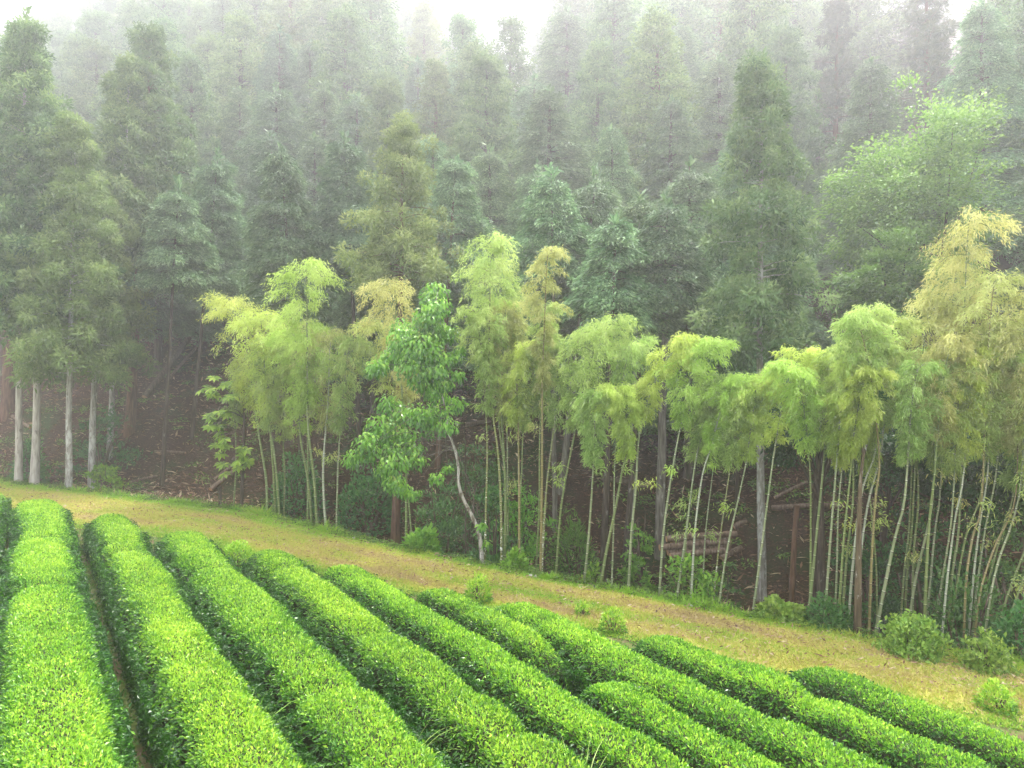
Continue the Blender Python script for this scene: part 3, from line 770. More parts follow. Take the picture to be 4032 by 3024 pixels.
# label, culm pixels, extra depth behind the bank edge, diameter px (photo), culm, leaf, tip (view px), spread m, start, dens
BAM = [
 ('slim straight bamboo in front of the large-leaved sapling at left', [(921, 1981), (930, 1820), (927, 1639)], .4, 8, c_, gr, V(530, 790), .55, .55, .6),
 ('bamboo leaning left under the rounded pale plume of the left clump', [(1051, 2027), (1049, 1901), (1030, 1774), (1001, 1597)], .3, 12, c_, l_, V(505, 648), 1.25, .44, 1.3),
 ('left one of the close pair of green bamboos in the left clump', [(1084, 2032), (1077, 1871), (1064, 1702), (1049, 1597)], .5, 11, c_, l_, V(560, 680), 1.1, .46, 1.2),
 ('right one of the close pair of green bamboos in the left clump', [(1100, 2040), (1089, 1871), (1072, 1736), (1060, 1669)], .4, 12, c_, gr, V(610, 740), 1.0, .44, 1.1),
 ('thin upright bamboo just right of the close pair in the left clump', [(1117, 2040), (1121, 1859), (1115, 1736)], .9, 8, c_, gr, V(615, 800), .7, .5, .8),
 ('thin dark bamboo behind the crossing bamboos of the left clump', [(1211, 2044), (1212, 1859), (1210, 1702)], 1.0, 9, c_, gr, V(655, 700), .9, .5, .9),
 ('bamboo leaning left across a thinner one in the left clump', [(1226, 2040), (1212, 1888), (1182, 1711)], .5, 13, c_, l_, V(635, 720), .95, .45, 1.0),
 ('tallest thick bamboo of the left clump under the domed plume', [(1248, 2061), (1237, 1892), (1214, 1690), (1210, 1500)], .3, 14, c_, l_, V(662, 572), 1.15, .40, 1.4),
 ('whitish bamboo curving at its foot, right in the left clump', [(1283, 2076), (1273, 1922), (1275, 1795), (1292, 1572)], .3, 12, w_, ye, V(715, 718), 1.05, .45, 1.0),
 ('rightmost slim bamboo of the left clump, standing apart', [(1324, 2091), (1332, 1816), (1345, 1639)], .3, 8, p_, gr, V(760, 735), .8, .48, .9),
 ('green bamboo right behind the drooping big-leaved tree, left of two', [(1599, 2128), (1599, 1900), (1597, 1790)], .5, 13, c_, ye, V(842, 618), 1.15, .48, 1.2),
 ('slimmer bamboo behind the drooping big-leaved tree, right of two', [(1618, 2080), (1606, 1940), (1590, 1800)], 1.0, 9, c_, gr, V(810, 700), .9, .5, .9),
 ('brownish bamboo with white flecks beside the bent white trunk foot', [(1908, 2217), (1913, 2012), (1918, 1756), (1908, 1551)], .4, 10, s_, gr, V(1025, 672), .72, .52, 1.0),
 ('bamboo heavily flecked white on its lower half, centre clump', [(1974, 2212), (1972, 1987), (1961, 1787), (1941, 1638), (1925, 1500)], .5, 13, s_, gr, V(1062, 515), .95, .5, 1.2),
 ('thick plain green bamboo right of the white-flecked one, centre clump', [(1987, 2192), (1990, 1936), (1982, 1756), (1974, 1577)], .7, 15, c_, ye, V(1095, 655), .75, .52, 1.0),
 ('green bamboo hidden behind the thick plain one, centre clump', [(1997, 2192), (1997, 1936), (1968, 1705), (1964, 1600)], 1.2, 11, c_, gr, V(1075, 570), 1.0, .5, 1.1),
 ('slim grey-green bamboo third behind the thick plain one, centre clump', [(2002, 2187), (1998, 1807), (1996, 1561)], 1.3, 9, p_, ye, V(1100, 690), .6, .55, .8),
 ('pale-footed bamboo turning orange upward, beside the little bank shrub', [(2044, 2233), (2044, 1961), (2041, 1705), (2036, 1500)], .3, 13, n_, l_, V(1150, 742), .75, .55, 1.1),
 ('bamboo forking right from the pale-footed orange one', [(2046, 2190), (2048, 1961), (2054, 1859), (2066, 1602)], .7, 9, c_, gr, V(1185, 745), .7, .55, 1.0),
 ('dark slender bamboo left of the tall orange-topped bamboo', [(2112, 2217), (2123, 1987), (2125, 1731)], .9, 10, c_, gr, V(1180, 660), .55, .55, .9),
 ('tall bamboo with orange upper culm under the high yellow plume', [(2128, 2263), (2133, 1961), (2135, 1705), (2135, 1500), (2143, 1300)], .3, 14, n_, ye, V(1185, 540), .62, .5, 1.2),
 ('bamboo leaning right from the foot of the tall orange-topped one', [(2133, 2240), (2151, 1935), (2169, 1782), (2187, 1649)], .5, 11, s_, gr, V(1265, 715), .85, .52, 1.0),
 ('green bamboo leaning right, alone before the big twin grey trunks', [(2189, 2263), (2205, 2038), (2223, 1910), (2251, 1766)], .5, 11, c_, gr, V(1320, 695), 1.0, .5, 1.2),
 ('pale bamboo under the left edge of the brightest lime plume', [(2300, 2293), (2317, 2118), (2329, 1958), (2337, 1809)], .3, 12, p_, gr, V(1290, 850), .65, .5, 1.2),
 ('thick bamboo leaning steeply right beneath the brightest lime plume', [(2365, 2307), (2389, 2164), (2423, 2004), (2452, 1844), (2480, 1729)], .3, 15, c_, l_, V(1330, 838), .72, .52, 1.6),
 ('thin upright bamboo crossing behind the steeply leaning thick one', [(2408, 2319), (2416, 2073), (2423, 1775)], .4, 8, p_, gr, V(1365, 740), .8, .6, .8),
 ('bamboo with dark rings standing right of the brightest lime plume', [(2475, 2313), (2486, 2101), (2503, 1929), (2523, 1677)], .4, 14, p_, l_, V(1480, 735), .85, .52, 1.3),
 ('pale ringed bamboo left of the log stack, leaning right', [(2596, 2347), (2612, 2101), (2641, 1889), (2675, 1700)], .3, 12, p_, l_, V(1525, 740), .85, .52, 1.2),
 ('pale ringed bamboo in front of the log stack', [(2663, 2370), (2704, 2078), (2738, 1821), (2773, 1683)], .3, 12, p_, gr, V(1560, 815), .65, .55, 1.1),
 ('dark thin bamboo shading the log stack, behind the pale ringed one', [(2687, 2301), (2715, 1987), (2740, 1800)], .9, 8, c_, gr, V(1540, 850), .6, .58, .7),
 ('whitest bamboo rising from the small white stone on the bank', [(2720, 2385), (2738, 2073), (2767, 1866), (2795, 1775)], .3, 11, w_, l_, V(1600, 815), .68, .52, 1.2),
 ('thin bamboo right of the whitest one, behind the spreading seedling', [(2767, 2301), (2778, 2101), (2798, 1929)], 1.2, 8, p_, gr, V(1570, 870), .6, .58, .7),
 ('very thin flecked bamboo midway between log stack and thick grey cedar', [(2806, 2402), (2832, 2144), (2889, 1755)], .6, 7, s_, gr, V(1625, 850), .6, .55, .8),
 ('pale bamboo left of the thick grey cedar trunk, leaning right', [(2827, 2407), (2866, 2150), (2935, 1835)], .3, 10, p_, l_, V(1650, 820), .7, .52, 1.2),
 ('bamboo crossing in front of the thick grey cedar trunk', [(2961, 2442), (2998, 2161), (3055, 1737)], .3, 12, p_, l_, V(1735, 765), .85, .52, 1.3),
 ('thick green bamboo right of the low leafy mound, leaning right', [(3178, 2485), (3204, 2218), (3247, 1777)], .3, 15, c_, gr, V(1800, 770), .75, .52, 1.1),
 ('slim green bamboo crossing the thick one by the low leafy mound', [(3188, 2470), (3192, 2115), (3187, 1800)], .5, 10, c_, l_, V(1710, 790), .75, .55, 1.2),
 ('pale ringed bamboo third right of the low leafy mound', [(3244, 2493), (3264, 2201), (3290, 1875)], .3, 12, p_, l_, V(1835, 785), .7, .52, 1.3),
 ('slim pale bamboo at left of the tight bundle by the mossy trunk', [(3287, 2501), (3296, 2203), (3304, 1962)], .4, 9, p_, l_, V(1860, 810), .6, .52, 1.1),
 ('smooth green bamboo, second in the tight bundle by the mossy trunk', [(3299, 2504), (3321, 2142), (3348, 1871), (3357, 1751)], .3, 12, c_, l_, V(1880, 800), .65, .55, 1.2),
 ('darker green bamboo, third in the tight bundle by the mossy trunk', [(3311, 2504), (3336, 2173), (3360, 1938)], .5, 11, c_, gr, V(1830, 740), .75, .52, 1.0),
 ('chalky white bamboo left of the mossy trunk', [(3336, 2513), (3360, 2203), (3393, 1938), (3453, 1739)], .3, 12, w_, gr, V(1890, 670), .95, .52, 1.2),
 ('grey-white thick bamboo covering the mossy trunk', [(3366, 2516), (3387, 2203), (3417, 1986), (3471, 1757)], .3, 13, w_, gr, V(1930, 690), .85, .52, 1.1),
 ('olive-brown bamboo right of the mossy trunk', [(3420, 2525), (3432, 2203), (3447, 1962), (3462, 1799)], .3, 13, n_, gr, V(1850, 690), .85, .55, 1.0),
 ('thick bamboo leaning far right beside the bright bank bush', [(3441, 2528), (3483, 2311), (3525, 2112), (3562, 1962)], .3, 16, p_, gr, V(1985, 790), .8, .52, 1.0),
 ('thin dark bamboo crossing behind the far-leaning thick one', [(3453, 2444), (3450, 2233), (3429, 1992)], .9, 8, c_, gr, V(1850, 860), .6, .6, .7),
 ('first of the dark slim bamboos behind the bright bank bush', [(3547, 2440), (3562, 2233), (3580, 2070)], 1.5, 10, c_, gr, V(1990, 760), .8, .55, .9),
 ('second of the dark slim bamboos behind the bright bank bush', [(3562, 2440), (3574, 2233), (3592, 2058)], 1.6, 10, c_, ye, V(2010, 650), .95, .5, 1.0),
 ('third dark slim bamboo behind the bright bank bush', [(3592, 2440), (3598, 2173), (3616, 1938)], 1.4, 12, c_, gr, V(1950, 770), .8, .55, .9),
 ('leaning bamboo emerging above the bright bank bush, crossing to the right', [(3580, 2440), (3610, 2251), (3633, 2163), (3666, 2011), (3680, 1865)], .8, 14, p_, gr, V(2050, 790), .7, .55, .9),
 ('thickest upright bamboo rising from the bright bank bush', [(3640, 2470), (3650, 2196), (3663, 2011), (3680, 1865), (3686, 1772)], .6, 17, c_, ye, V(2060, 730), .85, .55, 1.1),
 ('grey bamboo close right of the thickest upright one', [(3653, 2400), (3680, 2104), (3703, 1918)], 1.2, 10, p_, ye, V(2070, 560), 1.1, .48, 1.1),
 ('pale bamboo at the right rim of the bright bank bush', [(3676, 2500), (3713, 2263), (3749, 2017)], .8, 11, p_, gr, V(2080, 800), .75, .55, .9),
 ('pale bamboo in the gap between the two bank bushes', [(3706, 2554), (3729, 2289), (3762, 2037), (3792, 1885)], .4, 11, w_, l_, V(2110, 750), .8, .52, 1.1),
 ('green bamboo right of the pale one between the bank bushes', [(3729, 2528), (3749, 2263), (3779, 2011)], .7, 12, c_, ye, V(2095, 470), 1.25, .45, 1.2),
 ('dark green bamboo bending right behind the smaller bank bush', [(3739, 2534), (3766, 2316), (3805, 2104), (3865, 1931)], .7, 11, c_, gr, V(2160, 760), .75, .55, .9),
 ('olive bamboo rising from the smaller bank bush, leftmost', [(3794, 2560), (3805, 2282), (3832, 2104), (3865, 1971)], .4, 11, n_, ye, V(2150, 600), 1.0, .5, 1.1),
 ('white-ringed bamboo rising from the smaller bank bush', [(3809, 2560), (3832, 2282), (3858, 2064), (3892, 1825)], .5, 11, w_, gr, V(2130, 720), .85, .52, 1.0),
 ('grey bamboo right of the white-ringed one in the far-right thicket', [(3825, 2560), (3845, 2329), (3878, 2090), (3925, 1839)], .6, 10, p_, ye, V(2175, 690), .85, .52, 1.0),
 ('brown bamboo leaning strongly right across the far-right thicket', [(3832, 2594), (3858, 2342), (3918, 2150), (3998, 1958)], .3, 10, n_, ye, V(2205, 740), .8, .52, .9),
 ('green bamboo leaning right beside the brown one, far-right thicket', [(3848, 2560), (3885, 2322), (3945, 2090), (3991, 1931)], .9, 11, c_, gr, V(2190, 800), .75, .52, .9),
 ('pale bamboo leaning right below the brown one, far-right thicket', [(3865, 2601), (3898, 2362), (3931, 2210), (4017, 1925)], .3, 10, p_, ye, V(2230, 640), 1.0, .48, 1.0),
 ('leaning bamboo at right photo edge, upper of the two there', [(3911, 2600), (3951, 2395), (4032, 2176), (4090, 2030)], .4, 11, c_, gr, V(2290, 900), .7, .5, .8),
 ('leaning bamboo at right photo edge, lower of the two there', [(3925, 2607), (3971, 2448), (4032, 2276), (4110, 2100)], .4, 9, c_, gr, V(2300, 980), .7, .5, .8),
 ('stout green bamboo cut off by the bottom right photo edge', [(4015, 2640), (4032, 2514), (4050, 2350), (4075, 2150)], .3, 18, c_, gr, V(2270, 820), .8, .5, .9),
]
for k, (lab, pts, ex, dia, cm, lm, tip, spread, start, dens) in enumerate(BAM):
    x0 = pts[0][0]
    d = 10.0                                            # depth of the bank edge along this column
    ds = np.arange(8, 60, .05)
    de = float(ds[np.argmax(s_of((x0 - CX) / F * ds, ds) > 0)])
    d = de + ex * 1.3 + .1
    sc = d / 14
    start = start + (.12 if k >= 23 else .07 if k >= 12 else .03)
    bamboo(lab, pts, d, dia * .40 / F * d, M[cm], M[lm], tip, spread * .62 * sc ** .75, 500 + k, 'bamboo stems along the forest edge', start, dens, .098 * sc ** .5)

# ------------------------------------------------------------------ trees
def conifer_meshes(kind, H, R, cs, tr, seed, mats, bark, lod=1.0, lean=(0, 0), dead=0):
    """trunk mesh and crown mesh of a conifer of height H, crown radius R starting at height cs"""
    g = np.random.default_rng(seed)
    tb = MB()
    zz = np.linspace(-.6, H, 16)
    wob = np.cumsum(g.normal(0, .012, (16, 2)), 0) * H / 14
    ax = np.stack([wob[:, 0] + lean[0] * (zz / H) ** 1.0, wob[:, 1] + lean[1] * (zz / H), zz], 1)
    rad = tr * np.clip(1 - zz / H, 0, 1) ** .7 + .015
    rad[0] *= 1.35; rad[1] *= 1.08
    tube(tb, curve(ax, 40), np.interp(np.linspace(0, 1, 40), np.linspace(0, 1, 16), rad), 9)
    at = lambda h: np.array([np.interp(h, zz, ax[:, 0]), np.interp(h, zz, ax[:, 1]), h])
    AP, AD, AN, AL, AT = [], [], [], [], []
    h = cs
    step = {'cedar': .44, 'hinoki': .42, 'pine': .6}[kind]
    while h < H - .25:
        f = (h - cs) / (H - cs)
        rr = R * ((1 - f) ** .95 * .96 + .06) * (.75 + .25 * min(1, f * 6 + .2))
        nb = g.integers(5, 8) if kind != 'pine' else g.integers(3, 5)
        a0 = g.uniform(0, 6.28)
        for b in range(nb):
            a = a0 + b * 6.28 / nb + g.normal(0, .3)
            l = rr * g.uniform(.55, 1.15)
            o = np.array([math.cos(a), math.sin(a), 0.0])
            c0 = at(h + g.uniform(-.2, .2))
            rise = {'cedar': .15 + .5 * f, 'hinoki': .12 + .35 * f, 'pine': .1 + .3 * f}[kind]
            drp = {'cedar': .30, 'hinoki': .42, 'pine': .15}[kind]
            bq = lambda t: c0 + o * l * t + np.array([0, 0, 1]) * l * (rise * t - drp * t * t)
            tt = np.linspace(0, 1, 4)
            tube(tb, [bq(t) for t in tt], np.linspace(.035, .01, 4) * (1 - .5 * f) * tr / .2, 4, cap=False)
            if kind == 'cedar':
                ncl = max(2, int(l / .42))
                for ci in range(ncl):
                    t = 1 - ci / max(ncl, 1) * .75 + g.normal(0, .05)
                    c = bq(t) + g.normal(0, .16, 3)
                    cr = g.uniform(.38, .62) * (.7 + .3 * (1 - f)) * (R / 2.2) ** .4
                    m = int(120 * lod)
                    dd = unit(g.normal(0, 1, (m, 3)) + o * .5 + np.array([0, 0, .35]))
                    AP.append(c + dd * cr * (g.random(m) ** .4 * .85)[:, None] * np.array([1, 1, .85]))
                    AD.append(dd * .55 + np.array([0, 0, -.15]) + g.normal(0, .55, (m, 3)))
                    AN.append(dd + g.normal(0, .4, (m, 3)) + np.array([0, 0, .3]))
                    AL.append(cr * g.uniform(.25, .52, m))
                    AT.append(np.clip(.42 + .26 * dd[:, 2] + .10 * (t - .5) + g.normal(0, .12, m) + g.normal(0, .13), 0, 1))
            elif kind == 'hinoki':
                side = np.array([-o[1], o[0], 0])
                ncl = max(2, int(l / .29))
                for ci in range(ncl):
                    t = 1 - ci / max(ncl, 1) * .8
                    wdt = l * .30 * (1.25 - t * .7)
                    for sgn in (-1, 1, 0):
                        c = bq(t) + side * sgn * wdt * g.uniform(.6, 1.1) + g.normal(0, .07, 3)
                        m = int(56 * lod)
                        fan = unit(o + side * (sgn * .6) + np.array([0, 0, -.12]))
                        pq = g.random(m)
                        dd = fan + side * g.normal(0, .55, (m, 1)) + np.array([0, 0, 1]) * g.normal(-.05, .22, (m, 1))
                        p = c + fan * (pq * .30)[:, None] + g.normal(0, .09, (m, 3)) * np.array([1.2, 1.2, .5]) - np.array([0, 0, .28]) * (pq ** 2)[:, None]
                        AP.append(p); AD.append(dd - np.array([0, 0, .45]) * pq[:, None])
                        AN.append(np.array([0, 0, 1.0]) + g.normal(0, .45, (m, 3)))
                        AL.append(g.uniform(.08, .17, m))
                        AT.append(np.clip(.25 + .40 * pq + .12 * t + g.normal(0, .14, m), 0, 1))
            else:
                ncl = max(3, int(l / .34))
                for ci in range(ncl):
                    t = .2 + .7 * (ci + g.random()) / ncl
                    c = bq(t) + g.normal(0, .22, 3) * np.array([1, 1, .35])
                    m = int(100 * lod)
                    dd = unit(g.normal(0, 1, (m, 3)) + np.array([0, 0, .5]))
                    AP.append(c + dd * .10); AD.append(dd); AN.append(g.normal(0, 1, (m, 3)))
                    AL.append(g.uniform(.18, .36, m))
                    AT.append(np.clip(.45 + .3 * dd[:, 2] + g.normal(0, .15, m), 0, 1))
        h += step * g.uniform(.8, 1.2)
    # leader
    m = int(60 * lod)
    hh = g.uniform(H - .9, H + .1, m)
    dd = unit(g.normal(0, .6, (m, 3)) + np.array([0, 0, 1.0]))
    AP.append(np.stack([at(x_) for x_ in hh]) + g.normal(0, .06, (m, 3)))
    AD.append(dd); AN.append(g.normal(0, 1, (m, 3))); AL.append(g.uniform(.2, .4, m)); AT.append(g.uniform(.3, .8, m))
    P, D, N, L, T = map(np.concatenate, (AP, AD, AN, AL, AT))
    mb = MB()
    wid = {'cedar': .30, 'hinoki': .36, 'pine': .12}[kind]
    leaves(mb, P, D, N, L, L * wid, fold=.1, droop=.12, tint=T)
    return tb.mesh('trunk', bark, True), mb.mesh('crown', mats)

def broadleaf_meshes(H, R, cs, tr, seed, mat, bark, nclump=70, per=120, ll=.17, ww=.10, flat=.58, lean=(0, 0)):
    """trunk with forking limbs, crown of layered leaf clusters"""
    g = np.random.default_rng(seed)
    tb = MB(); lb = MB()
    fork = cs * .8
    top = np.array([lean[0], lean[1], H * .75])
    tube(tb, curve([(0, 0, -.6), (lean[0] * .15, lean[1] * .15, fork * .5), (lean[0] * .4, lean[1] * .4, fork), top], 14), np.linspace(tr, tr * .25, 14), 9)
    lob = unit(g.normal(0, 1, (9, 3))) * g.uniform(.45, .95, (9, 1))
    lob[:, 2] = np.abs(lob[:, 2]) * 1.05 - .15
    lob[0] = (g.normal(0, .15), 0, .95)
    for i in range(nclump):
        d = lob[i % 9] + g.normal(0, .30, 3)
        q = 1.0
        c = np.array([lean[0] * .7, lean[1] * .7, cs + (H - cs) * .40]) + d * q * np.array([R, R, (H - cs) * .58])
        st = np.array([lean[0] * .4, lean[1] * .4, fork]) + (top - np.array([lean[0] * .4, lean[1] * .4, fork])) * g.uniform(0, .6)
        if i % 14 == 0:
            tube(tb, curve([st, st * .45 + c * .55 + np.array([0, 0, .25]) * g.normal(), c], 7), np.linspace(tr * .3, .008, 7), 5, cap=False)
        cr = R * g.uniform(.15, .27)
        p = g.normal(0, 1, (per, 3)) * np.array([cr, cr, cr * flat]) * .68
        ro = unit(p * np.array([1, 1, .3]) + d * cr)
        D = ro + g.normal(0, .45, (per, 3)) + np.array([0, 0, -.15])
        s_ = g.uniform(.7, 1.2, per)
        leaves(lb, c + p, D, np.array([[0, 0, 1.0]]) + g.normal(0, .35, (per, 3)), ll * s_, ww * s_, fold=.08, droop=.18,
               tint=np.clip(.42 + .5 * p[:, 2] / cr + .12 * d[2] + g.normal(0, .12, per), 0, 1))
    return tb.mesh('trunk', bark, True), lb.mesh('crown', mat)

def place_tree(name, label, cat, meshes, loc, rz=0.0, sc=(1, 1, 1), group=None):
    root = empty(name, label, cat, loc, group)
    root.rotation_euler = (0, 0, rz)
    root.scale = sc
    for me, nm in zip(meshes, ('trunk', 'crown')):
        o = bpy.data.objects.new(nm, me)
        COL.objects.link(o)
        o.parent = root
    return root
def copy_tree(src, loc, rz, sc, label, group=None):
    r = src.copy(); COL.objects.link(r)
    r.location = loc; r.rotation_euler = (0, 0, rz); r.scale = sc
    r['label'] = label
    if group:
        r['group'] = group
    for ch in src.children:
        c = ch.copy(); COL.objects.link(c); c.parent = r
    return r

FG = 'conifers standing on the foggy hillside'
# -- conifers one can tell apart: (name, category, label, base px or (x, None), depth or None, top px, crown bottom row, half crown px, kind, leaf, bark, trunk px)  rows / columns in the 2212-wide view
HERO = [
 ('cedar', 'pale grey-barked cedar leftmost of the four trunks by the path', (40, 1048), 30.0, (52, 30), 700, 150, 'cedar', 'cedar', 'bark_pale', 16),
 ('cedar', 'palest cedar trunk, nearly white, second of the four by the path', (75, 1064), 28.9, (95, 240), 650, 135, 'cedar', 'cedar', 'bark_pale', 20),
 ('cedar', 'mottled cedar third of the four trunks by the path, low bright boughs', (147, 1064), 28.9, (165, 262), 800, 130, 'cedar', 'cedar_y', 'bark_grey', 15),
 ('cedar', 'grey cedar fourth of the four trunks by the path, yellowish drooping boughs', (198, 1064), 28.9, (215, 420), 765, 125, 'cedar', 'cedar_y', 'bark_grey', 17),
 ('cedar', 'slim cedar standing just behind the small bright maple seedling', (237, 990), 32.0, (285, 130), 560, 135, 'cedar', 'cedar', 'bark_grey', 13),
 ('cedar', 'reddish thick cedar with a flared foot, right of the left cedar group', (281, 935), 35.0, (330, 60), 540, 145, 'cedar', 'cedar', 'bark_red', 24),
 ('cedar', 'big reddish cedar trunk dim in fog at the left photo edge', (16, 870), 39.0, (40, 60), 520, 140, 'cedar', 'cedar', 'bark_red', 32),
 ('cypress', 'thin bare-trunked cypress alone on the leaf-strewn slope, crooked stem', (350, 1050), 30.0, (392, 395), 600, 95, 'hinoki', 'hinoki', 'bark_dark', 10),
 ('cypress', 'second thin cypress on the leaf-strewn slope, deeper in shade', (413, 950), 33.0, (470, 330), 590, 105, 'hinoki', 'hinoki', 'bark_dark', 9),
 ('cypress', 'cypress with thin dark trunk behind the left bamboo clump', (660, 1105), 27.5, (610, 330), 640, 120, 'hinoki', 'hinoki', 'bark_dark', 12),
 ('cypress', 'cypress rising behind the gap right of the left bamboo clump', (780, 1010), 31.0, (740, 300), 590, 115, 'hinoki', 'hinoki', 'bark_dark', 11),
 ('cedar', 'dark reddish cedar trunk under the drooping big-leaved tree', (853, 1178), 23.5, (872, 268), 600, 120, 'cedar', 'cedar_y', 'bark_red', 22),
 ('cypress', 'cypress with brown trunk just behind the bent white trunk', (944, 1010), 28.0, (985, 350), 560, 110, 'hinoki', 'hinoki', 'bark_red', 14),
 ('cypress', 'pale-barked slim cypress, left of the close pair behind the centre bamboos', (1201, 1146), 24.5, (1190, 370), 560, 95, 'hinoki', 'hinoki', 'bark_furrow', 12),
 ('cypress', 'thicker grey cypress, right of the close pair behind the centre bamboos', (1211, 1060), 29.0, (1290, 375), 640, 140, 'hinoki', 'hinoki', 'bark_furrow', 17),
 ('cypress', 'dark rough trunk below the brightest lime plume', (1301, 1262), 19.6, (1330, 480), 690, 105, 'hinoki', 'hinoki', 'bark_dark', 18),
 ('cypress', 'rough slim trunk right of the one below the brightest lime plume', (1350, 1208), 21.5, (1400, 520), 690, 80, 'hinoki', 'hinoki', 'bark_dark', 14),
 ('cypress', 'straight slim trunk beside the light green seedling in the centre', (1361, 1165), 23.0, (1385, 430), 650, 90, 'hinoki', 'hinoki', 'bark_grey', 13),
 ('cypress', 'thickest furrowed grey trunk in the centre, bare below the bamboo crowns', (1425, 1200), 25.0, (1440, 430), 640, 110, 'hinoki', 'hinoki', 'bark_furrow', 26),
 ('cedar', 'tall hazy cedar whose broad crown reaches the top edge right of centre', (1425, 600), 74.0, (1420, -40), 520, 100, 'cedar', 'cedar', 'bark_dark', 16),
 ('cedar', 'thick pale grey cedar beside the log stack, open pointed crown', (1645, 1300), 20.5, (1642, 128), 750, 140, 'cedar', 'cedar', 'bark_grey', 21),
 ('cypress', 'thin dark stem left of the thick pale grey cedar', (1592, 1080), 23.0, (1585, 560), 800, 70, 'hinoki', 'hinoki', 'bark_dark', 8),
 ('cedar', 'lone pointed cedar on the skyline against the white sky', (1045, 380), 120.0, (1042, 2), 420, 75, 'cedar', 'cedar', 'bark_dark', 14),
 ('cedar', 'faint small cedar right of the lone pointed one on the skyline', (1112, 300), 230.0, (1112, 72), 330, 36, 'cedar', 'cedar', 'bark_dark', 8),
 ('cedar', 'tall hazy cedar left of the thick grey crown, reaching the top edge', (1225, 480), 105.0, (1215, -60), 480, 95, 'cedar', 'cedar', 'bark_dark', 18),
 ('cedar', 'faint cedar left of the lone pointed one, half lost in fog', (955, 330), 230.0, (957, -10), 330, 45, 'cedar', 'cedar', 'bark_dark', 9),
 ('pine', 'brownish open-crowned pine on the right skyline beside a sky gap', (1790, 420), 120.0, (1785, -25), 420, 95, 'pine', 'pine', 'bark_red', 14),
 ('pine', 'grey tiered pine in the sky gap at upper right', (1935, 330), 145.0, (1932, 2), 300, 70, 'pine', 'pine', 'bark_dark', 10),
 ('pine', 'dark tiered pine at upper right with pinkish crown', (2115, 330), 130.0, (2112, 18), 330, 85, 'pine', 'pine', 'bark_red', 12),
 ('pine', 'pine cut by the right photo edge on the skyline', (2215, 330), 125.0, (2215, 55), 330, 60, 'pine', 'pine', 'bark_dark', 12),
 ('cedar', 'rounded cedar right of the thick pale grey one, slightly yellow top', (1930, 520), 64.0, (1880, 200), 520, 85, 'cedar', 'cedar_y', 'bark_dark', 14),
]
for k, (nm, lab, (bx, by), d, (tx, ty), cb, hw, kind, leaf, bark, tw) in enumerate(HERO):
    if d < 36:
        ds = np.arange(8, 60, .05)
        d = max(hit(bx * V2S, by * V2S), float(ds[np.argmax(s_of((bx * V2S - CX) / F * ds, ds) > 0)]) + .6)
    b = px(bx * V2S, by * V2S, d)
    zg = float(height(b[0], b[1]))
    zb = min(zg, b[2]) if d < 40 else zg
    t = px(tx * V2S, ty * V2S, d)
    H = t[2] - zg
    cs = px(0, cb * V2S, d)[2] - zg
    R = hw * V2S / F * d
    cs = max(min(cs, H * .75), .18 * H if d > 36 else .05 * H)
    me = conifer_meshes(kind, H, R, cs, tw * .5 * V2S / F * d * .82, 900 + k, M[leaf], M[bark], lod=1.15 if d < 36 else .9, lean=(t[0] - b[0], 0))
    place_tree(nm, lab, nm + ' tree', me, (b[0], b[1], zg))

# -- broadleaf trees
BROAD = [
 ('bright green broadleaf tree with wide rounded crown, upper right', (2030, 900), 25.0, (2020, 285), 640, 145, 'broad', 150, 110),
 ('smaller pale green broadleaf tree below the wide bright one', (1935, 800), 23.0, (1925, 545), 700, 95, 'broad', 60, 110),
 ('dark green maple behind the bamboos, right of the thick grey cedar', (1775, 1200), 17.0, (1770, 820), 1010, 105, 'dark_broad', 70, 130),
 ('dark bluish-green broadleaf tree deep behind the far-right bamboos', (2080, 1260), 17.5, (2090, 850), 1120, 160, 'dark_broad', 90, 130),
 ('leafy tree behind the far-right thicket, cut by the photo edge', (2230, 1330), 15.5, (2240, 900), 1200, 130, 'dark_broad', 70, 130),
 ('green maple filling the gap left of the far-right thicket', (1900, 1200), 19.0, (1930, 830), 1060, 110, 'dark_broad', 60, 130),
]
for k, (lab, (bx, by), d, (tx, ty), cb, hw, leaf, ncl, per) in enumerate(BROAD):
    b = px(bx * V2S, by * V2S, d); zg = float(height(b[0], b[1])); t = px(tx * V2S, ty * V2S, d)
    H = t[2] - zg; cs = max(px(0, cb * V2S, d)[2] - zg, .3)
    me = broadleaf_meshes(H, hw * V2S / F * d, cs, .035 * H ** .8, 950 + k, M[leaf], M['bark_dark'], int(ncl * 2.1), int(per * 1.3), ll=.0058 * d, ww=.0034 * d, lean=(t[0] - b[0], 0))
    place_tree('broadleaf_tree', lab, 'broadleaf tree', me, (b[0], b[1], zg))

# mossy trunk of a tree whose crown is lost among the bamboo tops
d = 14.3
b = px(3375, 2516, d); t = px(3440, 1500, d); zg = float(height(b[0], b[1]))
me = broadleaf_meshes(t[2] - zg, .5, (t[2] - zg) * .80, .09, 990, M['dark_broad'], bark_mat('bark_mossy', [(.05, .035, .02), (.10, .075, .045), (.16, .13, .08)], patch=(.5, .5, .46), patch_amt=.6), 8, 60, ll=.11, ww=.06, lean=(t[0] - b[0], .3))
place_tree('broadleaf_tree', 'brown mossy trunk with white lichen inside the tight bamboo bundle', 'broadleaf tree', me, (b[0], b[1], zg))

